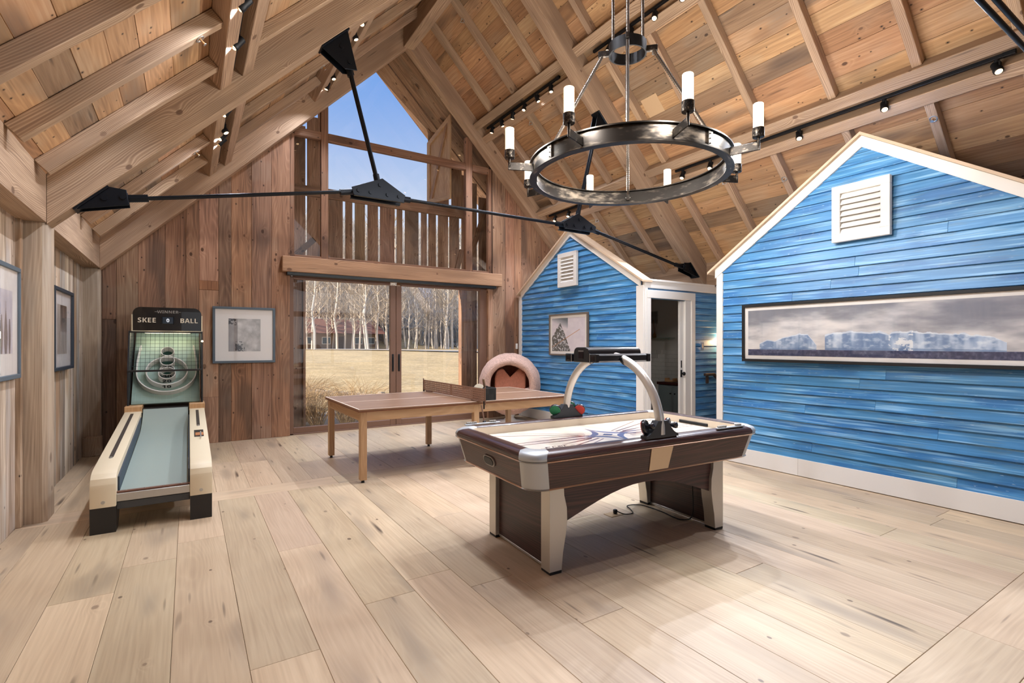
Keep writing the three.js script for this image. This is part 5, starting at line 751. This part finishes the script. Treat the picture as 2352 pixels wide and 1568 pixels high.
// ---------------------------------------------------------------- old barn front outside the glass, overhanging roof
const ZO = -9.6;
{
  const w = struct('wall_outer', 'old slatted barn wall standing outside the glass gable', 'wall'), r = rng(141);
  const old = (y) => ({ grain: 'y', tint: tone(r, 0.85, 1.08, [1.0, 0.97, 0.95], 0.1), uo: r() * 5, vo: r() * 9 });
  const brd = (a, b, y0, y1, t) => part('slat', box(a, b, y0, y1, ZO - 0.012, ZO + 0.012, 0.003, t || old()), MBarn, w);
  const G = [[2.381, 2.428], [2.555, 2.602], [2.789, 2.838], [3.037, 3.079], [3.363, 3.406], [3.521, 3.574], [3.855, 3.91], [4.031, 4.069], [4.23, 4.278], [4.501, 4.531]].map(([a, b]) => [a * 1.0105, b * 1.0105]);
  let x = 2.11; for (const [a, b] of G.concat([[4.80, 4.81]])) { const n = x > 2.3 && a - x > 0.3 ? 1 : 1; brd(x, a, 2.55 + r() * 0.07, 4.10); x = b; }
  for (const [a, b] of [[-1.2, -0.9], [-0.9, -0.62], [-0.62, -0.3], [-0.3, -0.02], [-0.01, 0.28], [0.28, 0.6], [0.605, 0.9], [0.9, 1.2], [1.205, 1.52]]) brd(a, b, -0.2, a + 3.7 + 0.1);
  brd(1.545, 1.755, 2.57, 5.3, { grain: 'y', tint: [1.3, 1.25, 1.2], uo: 2 }); brd(1.785, 1.97, 2.6, 5.5, { grain: 'y', tint: [1.15, 1.1, 1.05], uo: 3 }); brd(1.97, 2.105, 2.6, 5.7);
  brd(1.52, 1.70, -0.2, 2.58, { grain: 'y', tint: [0.95, 0.92, 0.9] });
  for (const [a, b] of [[4.105, 4.34], [4.34, 4.565], [4.625, 4.86], [4.86, 5.10], [5.11, 5.225], [5.27, 5.5], [5.5, 5.8], [5.81, 6.1], [6.1, 6.4], [6.4, 6.8], [6.8, 7.2], [7.2, 7.6]]) brd(a, b, a > 4.8 ? -0.2 : 4.12, 2 * RX - b + 3.7, a > 4.6 && a < 5.2 ? { grain: 'y', tint: [1.1, 1.04, 0.98], uo: a } : undefined);
  const tm = { grain: 'x', tint: [1, 0.95, 0.92] };
  part('rail', box(1.55, 4.95, 4.06, 4.23, ZO + 0.013, ZO + 0.09, 0.006, tm), MBarn, w); part('rail', box(1.55, 4.95, 2.62, 2.78, ZO + 0.013, ZO + 0.09, 0.006, { grain: 'x', tint: [1, 0.95, 0.92] }), MBarn, w);
  part('jamb_post', box(1.70, 1.74, -0.2, 2.60, ZO - 0.02, ZO + 0.12, 0.004, { grain: 'y', tint: [1, 0.92, 0.86] }), MBarn, w); part('jamb_post', box(4.80, 4.93, -0.2, 2.60, ZO - 0.02, ZO + 0.12, 0.004, { grain: 'y', tint: [1, 0.92, 0.86] }), MBarn, w);
  const br = (x0, y0, x1, y1) => { const L = Math.hypot(x1 - x0, y1 - y0); part('brace', cbox(0.10, L, 0.05, 0.004, { grain: 'y', tint: [0.8, 0.7, 0.62], uo: x0 }), MBarn, w, [(x0 + x1) / 2, (y0 + y1) / 2, ZO + 0.04], [0, 0, -Math.atan2(x1 - x0, y1 - y0)]); };
  br(0.9, 2.3, 1.9, 3.3); br(5.0, 3.1, 5.5, 4.6); br(4.66, 2.7, 4.85, 3.4);
  // side cheeks of the porch
  part('cheek_wall', box(-1.25, -1.2, -0.2, 2.5, ZO, -8.62), mats.wall_core_dark, w); part('cheek_wall', box(7.6, 7.65, -0.2, 2.5, ZO, -8.62), mats.wall_core_dark, w);
  // hay door standing open
  const hd = thing('hay_door', 'open wooden hay door leaf with diagonal brace outside the gable window', 'door', [4.10, 4.24, ZO + 0.03], 1.29); // local x runs from the hinge to the free edge
  const top = (q) => 1.24 + q * 0.58, lw = 0.68; hd.rotation.y = -1.27;
  for (let i = 0; i < 4; i++) { const a = i * lw / 4, b = (i + 1) * lw / 4 - 0.003; part('door_board', slab([[a, 0], [b, 0], [b, top(b)], [a, top(a)]], 0.02, { grain: 'y', uo: i, tint: [0.95, 0.88, 0.8] }), MBirch, hd); }
  for (const q of [0, lw - 0.075]) part('door_stile', slab([[q, 0], [q + 0.075, 0], [q + 0.075, top(q + 0.075)], [q, top(q)]], 0.022, { grain: 'y', uo: q, tint: [1.05, 1.0, 0.94] }), MBirch, hd, [0, 0, 0.02]);
  part('door_rail', slab([[0.075, 0], [lw - 0.075, 0], [lw - 0.075, 0.09], [0.075, 0.09]], 0.022, { tint: [1.0, 0.95, 0.88] }), MBirch, hd, [0, 0, 0.02]); part('door_rail', slab([[0.075, top(0.075) - 0.1], [lw - 0.075, top(lw - 0.075) - 0.1], [lw - 0.075, top(lw - 0.075)], [0.075, top(0.075)]], 0.022, { tint: [1.0, 0.95, 0.88] }), MBirch, hd, [0, 0, 0.02]);
  part('door_brace', slab([[0.075, 0.09], [0.15, 0.09], [lw - 0.075, top(lw - 0.075) - 0.1], [lw - 0.14, top(lw - 0.14) - 0.12]], 0.022, { grain: 'y', tint: [0.62, 0.5, 0.42] }), MBirch, hd, [0, 0, 0.02]);
  // overhanging roof
  const ro = struct('ceiling_002', 'dark board underside of the overhanging roof outside the glass', 'ceiling');
  for (const side of [-1, 1]) {
    for (let i = 0; i < 3; i++) { const za = -10.2 + i * 0.535, zb = za + 0.527; onSlope('roof_board', ro, MBarn, side, 0, 6.5, -0.06 - (i % 2) * 0.02, -0.03 - (i % 2) * 0.02, za, zb, 0.003, { grain: 'x', tint: [0.95, 0.92, 0.9], uo: i + side, vo: i }); }
    onSlope('roof_cover', ro, mats.roof_panel_dark, side, -0.1, 6.5, -0.14, -0.10, -10.22, ZF - 0.125, 0);
    for (const z of [-9.95, -9.35, -8.85]) for (let i = 0; i < 7; i++) onSlope('roof_batten', ro, MBarn, side, 0.7 + i * 0.75, 0.80 + i * 0.75, -0.03, -0.012, z - 0.05, z + 0.05, 0.002, { grain: 'x', tint: [0.8, 0.72, 0.66] });
  }
}
// ---------------------------------------------------------------- meadow, road, hillside, trees
const hgt = (x, z) => { const d = -(z + 9); if (d < 0) return -0.28; const n = (fbm((x + 400) / 800, (z + 400) / 800, 40, 40, 3, 7) - 0.5); return -0.28 + 0.95 * sstep(2, 58, d) + Math.max(0, d - 72) * 0.31 + n * (0.25 + Math.max(0, d - 70) * 0.06); };
{
  const gt = tex(512, 512, (u, v) => { const n = fbm(u, v, 60, 60, 3, 3), m = fbm(u, v, 8, 8, 4, 9), k = vn(u * 240, v * 120, 240, 120, 8); const c = mix3([186, 158, 108], [228, 204, 156], clamp(n * 1.2 - 0.1)); const q = 0.86 + 0.22 * m + 0.16 * (k - 0.5); return [c[0] * q, c[1] * q, c[2] * q]; }); gt.repeat.set(1 / 7, 1 / 7);
  const NX = 110, NZ = 120, P = [], U = [], I = []; for (let j = 0; j <= NZ; j++) { const q = j / NZ, z = 30 - 300 * Math.pow(q, 1.25); for (let i = 0; i <= NX; i++) { const x = -90 + 300 * i / NX; P.push(x, hgt(x, z), z); U.push(x, z); } } for (let j = 0; j < NZ; j++) for (let i = 0; i < NX; i++) { const a = j * (NX + 1) + i; I.push(a, a + 1, a + NX + 1, a + 1, a + NX + 2, a + NX + 1); }
  const g = new THREE.BufferGeometry(); g.setAttribute('position', new THREE.Float32BufferAttribute(P, 3)); g.setAttribute('uv', new THREE.Float32BufferAttribute(U, 2)); g.setIndex(I); g.computeVertexNormals();
  const gr = part('ground', g, std('dry_meadow', { map: gt, roughness: 1 }), scene); tag(gr, 'dry tan meadow rising to the wooded hillside', 'ground', null, 'structure');
  const RP = [], RI = [], n = 40; for (let i = 0; i <= n; i++) { const x = -20 + 66 * i / n, z = -66 + (x - 14) * 1.25; for (const s of [-2.6, 2.6]) RP.push(x, hgt(x, z + s) + 0.12, z + s); } for (let i = 0; i < n; i++) { const a = i * 2; RI.push(a, a + 2, a + 1, a + 1, a + 2, a + 3); }
  const rg = new THREE.BufferGeometry(); rg.setAttribute('position', new THREE.Float32BufferAttribute(RP, 3)); rg.setIndex(RI); rg.computeVertexNormals(); tag(part('gravel_road', rg, plain('road_grey', 0xb2aeaa, 0.95), scene), 'pale grey road crossing the meadow below the trees', 'road', null, 'structure');
  const gv = cbox(5.6, 0.05, 3.2, 0.01); tag(part('gravel_bed', gv, plain('gravel_dark', 0x8d8478, 1), scene, [3.2, -0.27, -11.4]), 'dark gravel bed just outside the glass door', 'gravel', null, 'structure');
  // bare aspens in four shapes
  const bark = plain('aspen_bark', 0xe0d6c8, 0.9), twig = plain('aspen_twig', 0xc2b5a4, 0.95);
  function cone(a, b, r0, r1, n) { const d = b.clone().sub(a), q = new THREE.Quaternion().setFromUnitVectors(V3(0, 1, 0), d.clone().normalize()), g = new THREE.CylinderGeometry(r1, r0, d.length(), n, 1, true); g.applyQuaternion(q); const m = a.clone().add(b).multiplyScalar(0.5); return g.translate(m.x, m.y, m.z); }
  const shapes = []; for (let s = 0; s < 5; s++) {
    const r = rng(500 + s), H = 11 + 3 * r(), tr = [], tw = [], pts = [V3(0, -0.3, 0)]; for (let i = 1; i <= 7; i++) pts.push(V3(pts[i - 1].x + (r() - 0.5) * 0.5, H * i / 7, pts[i - 1].z + (r() - 0.5) * 0.5)); const rad = (t) => 0.115 * (1 - t) + 0.018; for (let i = 0; i < 7; i++) tr.push(cone(pts[i], pts[i + 1], rad(i / 7), rad((i + 1) / 7), 7));
    for (let k = 0; k < 34; k++) { const t = 0.2 + 0.7 * r(), i = Math.min(6, Math.floor(t * 7)), p = pts[i].clone().lerp(pts[i + 1], t * 7 - i), az = r() * 6.283, L = (1 - t * 0.55) * (1.6 + 2.0 * r()), up = 0.5 + 0.6 * r(); let a = p; const dir = V3(Math.cos(az), up, Math.sin(az)).normalize(); for (let j = 0; j < 3; j++) { const b = a.clone().addScaledVector(dir, L / 3); tw.push(cone(a, b, 0.05 * (1 - j * 0.28), 0.05 * (0.72 - j * 0.26), 4)); for (let q = 0; q < 3; q++) { const d2 = dir.clone().add(V3(r() - 0.5, r() * 0.7, r() - 0.5).multiplyScalar(1.5)).normalize(); tw.push(cone(b, b.clone().addScaledVector(d2, L * (0.2 + 0.3 * r())), 0.02, 0.006, 3)); } dir.add(V3(r() - 0.5, 0.3 * r(), r() - 0.5).multiplyScalar(0.6)).normalize(); a = b; } }
    shapes.push([merge(tr), merge(tw)]);
  }
  const r = rng(900);
  for (let i = 0; i < 72; i++) {
    const az = (9 + 21 * ((i * 0.618) % 1)) * Math.PI / 180, t = 72 + 22 * r(), x = t * Math.sin(az) * 1.06, z = -t * Math.cos(az), [a, b] = shapes[i % 5];
    const g = thing('aspen_tree', 'bare pale aspen tree in the belt of trees beyond the meadow', 'tree', [x, hgt(x, z), z], r() * 6.28, 'aspens beyond the meadow'); const k = 0.8 + 0.75 * r(); g.scale.set(k, k * (0.9 + 0.3 * r()), k); part('trunk', a, bark, g); part('branches', b, twig, g);
  }
  // leafless scrub on the hillside: nobody could count it
  const sg = []; { const q = rng(77); for (let k = 0; k < 26; k++) { const az = q() * 6.283, l = 1.5 + 2.6 * q(), sp = 0.15 + 0.5 * q(), o = V3((q() - 0.5) * 1.6, 0, (q() - 0.5) * 1.6); sg.push(cone(o, o.clone().add(V3(Math.cos(az) * l * sp, l, Math.sin(az) * l * sp)), 0.06, 0.015, 3)); } }
  const N = 5200, im = new THREE.InstancedMesh(merge(sg), plain('scrub_twig', 0xffffff, 1), N), M = new THREE.Matrix4(), col = new THREE.Color(); im.name = 'hillside_scrub'; const q = rng(123);
  for (let i = 0; i < N; i++) { const az = (-2 + 50 * q()) * Math.PI / 180, t = 84 + 176 * Math.pow(q(), 1.1), x = t * Math.sin(az), z = -t * Math.cos(az) - 6, k = (0.7 + 0.9 * q()) * (1 + t / 220); M.compose(V3(x, hgt(x, z) - 0.2, z), new THREE.Quaternion().setFromAxisAngle(V3(0, 1, 0), q() * 6.28), V3(k, k, k)); im.setMatrixAt(i, M); const c = mix3([0.42, 0.38, 0.34], [0.80, 0.74, 0.66], q()); col.setRGB(...c); im.setColorAt(i, col); }
  scene.add(im); tag(im, 'grey leafless scrub covering the hillside behind the trees', 'scrub', null, 'stuff');
  // low house among the trees
  const hx = 19.5, hz = -83, hy = hgt(19.5, -79) - 0.2, hb = thing('ranch_house', 'low red-roofed house half hidden behind the aspens', 'house', [hx, hy, hz], 0.25);
  part('wall', cbox(13, 2.6, 5, 0.05), plain('house_stucco', 0x8f7a68, 0.9), hb, [0, 1.3, 0]); part('roof', slab([[-3.6, 0], [3.6, 0], [0, 2.3]], 14.4), plain('house_roof_red', 0x9a6c5c, 0.9), hb, [-7.2, 2.6, 0], [0, Math.PI / 2, 0]); for (const wx of [-5, -2.6, 2.8, 5]) { const wn = part('window', cbox(1.4, 1.1, 0.08, 0.02), MWhite, hb, [wx, 1.5, 2.52]); part('pane', cbox(1.2, 0.9, 0.04), plain('far_pane_' + wx, 0x3f4a52, 0.2), wn, [0, 0, 0.04]); } part('house_door', cbox(1.2, 2.1, 0.08, 0.02), plain('far_door', 0x5b4334, 0.8), hb, [0, 1.05, 2.52]);
  // split-rail fence and dry shrubs by the door
  const fn = thing('rail_fence', 'weathered grey timber rail fence beyond the dry shrubs', 'fence', [2.86, -0.25, -11.65], -1.216); for (const x of [-2.6, 1.45]) part('fence_post', cbox(0.13, 0.74, 0.13, 0.02, { grain: 'y', tint: [0.75, 0.74, 0.73] }), MGrey, fn, [x, 0.31, 0]); for (const [a, b] of [[-2.6, 1.45]]) part('fence_rail', cbox(b - a + 0.3, 0.13, 0.09, 0.02, { grain: 'x', tint: [0.75, 0.74, 0.73], uo: a }), MGrey, fn, [(a + b) / 2, 0.55, 0.1], [0, 0, 0.01]);
  const reed = plain('dry_reed', 0xc0a680, 1), reed2 = plain('dry_stem', 0x9a8468, 1);
  const spots = [[1.85, -11.0], [2.2, -10.9], [2.05, -11.6], [1.75, -11.2], [2.3, -12.4], [2.75, -10.6], [1.5, -11.8], [3.2, -10.9]];
  spots.forEach(([x, z], i) => { const q = rng(700 + i), s = [], s2 = []; for (let k = 0; k < 150; k++) { const az = q() * 6.283, l = 0.55 + 0.75 * q(), sp = 0.2 + 0.8 * q(), o = V3((q() - 0.5) * 0.22, 0, (q() - 0.5) * 0.22), m = o.clone().add(V3(Math.cos(az) * l * sp * 0.5, l * 0.62, Math.sin(az) * l * sp * 0.5)), e = m.clone().add(V3(Math.cos(az) * l * sp * 0.5, l * 0.25 * (1.2 - sp), Math.sin(az) * l * sp * 0.5)); const L = k % 4 ? s : s2; L.push(cone(o, m, 0.005, 0.004, 3), cone(m, e, 0.004, 0.0015, 3)); } const g = thing('dry_shrub', ['dry tan shrub nearest the left door jamb', 'dry tan shrub second from the left door jamb', 'dry tan shrub behind the nearest pair', 'tall dry shrub in front of the fence rail', 'dry shrub near the middle of the fence', 'rightmost dry shrub near the fence', 'leftmost dry shrub behind the door jamb', 'right dry shrub close to the glass'][i], 'shrub', [x, hgt(x, z), z], 0, 'dry shrubs outside the door'); part('stems', merge(s), reed, g); part('old_stems', merge(s2), reed2, g); });
}
scene.traverse((o) => { if (o.isMesh) { o.castShadow = true; o.receiveShadow = true; } if (o.isPointLight || o.isSpotLight) { o.castShadow = true; } });
renderer.render(scene, camera);
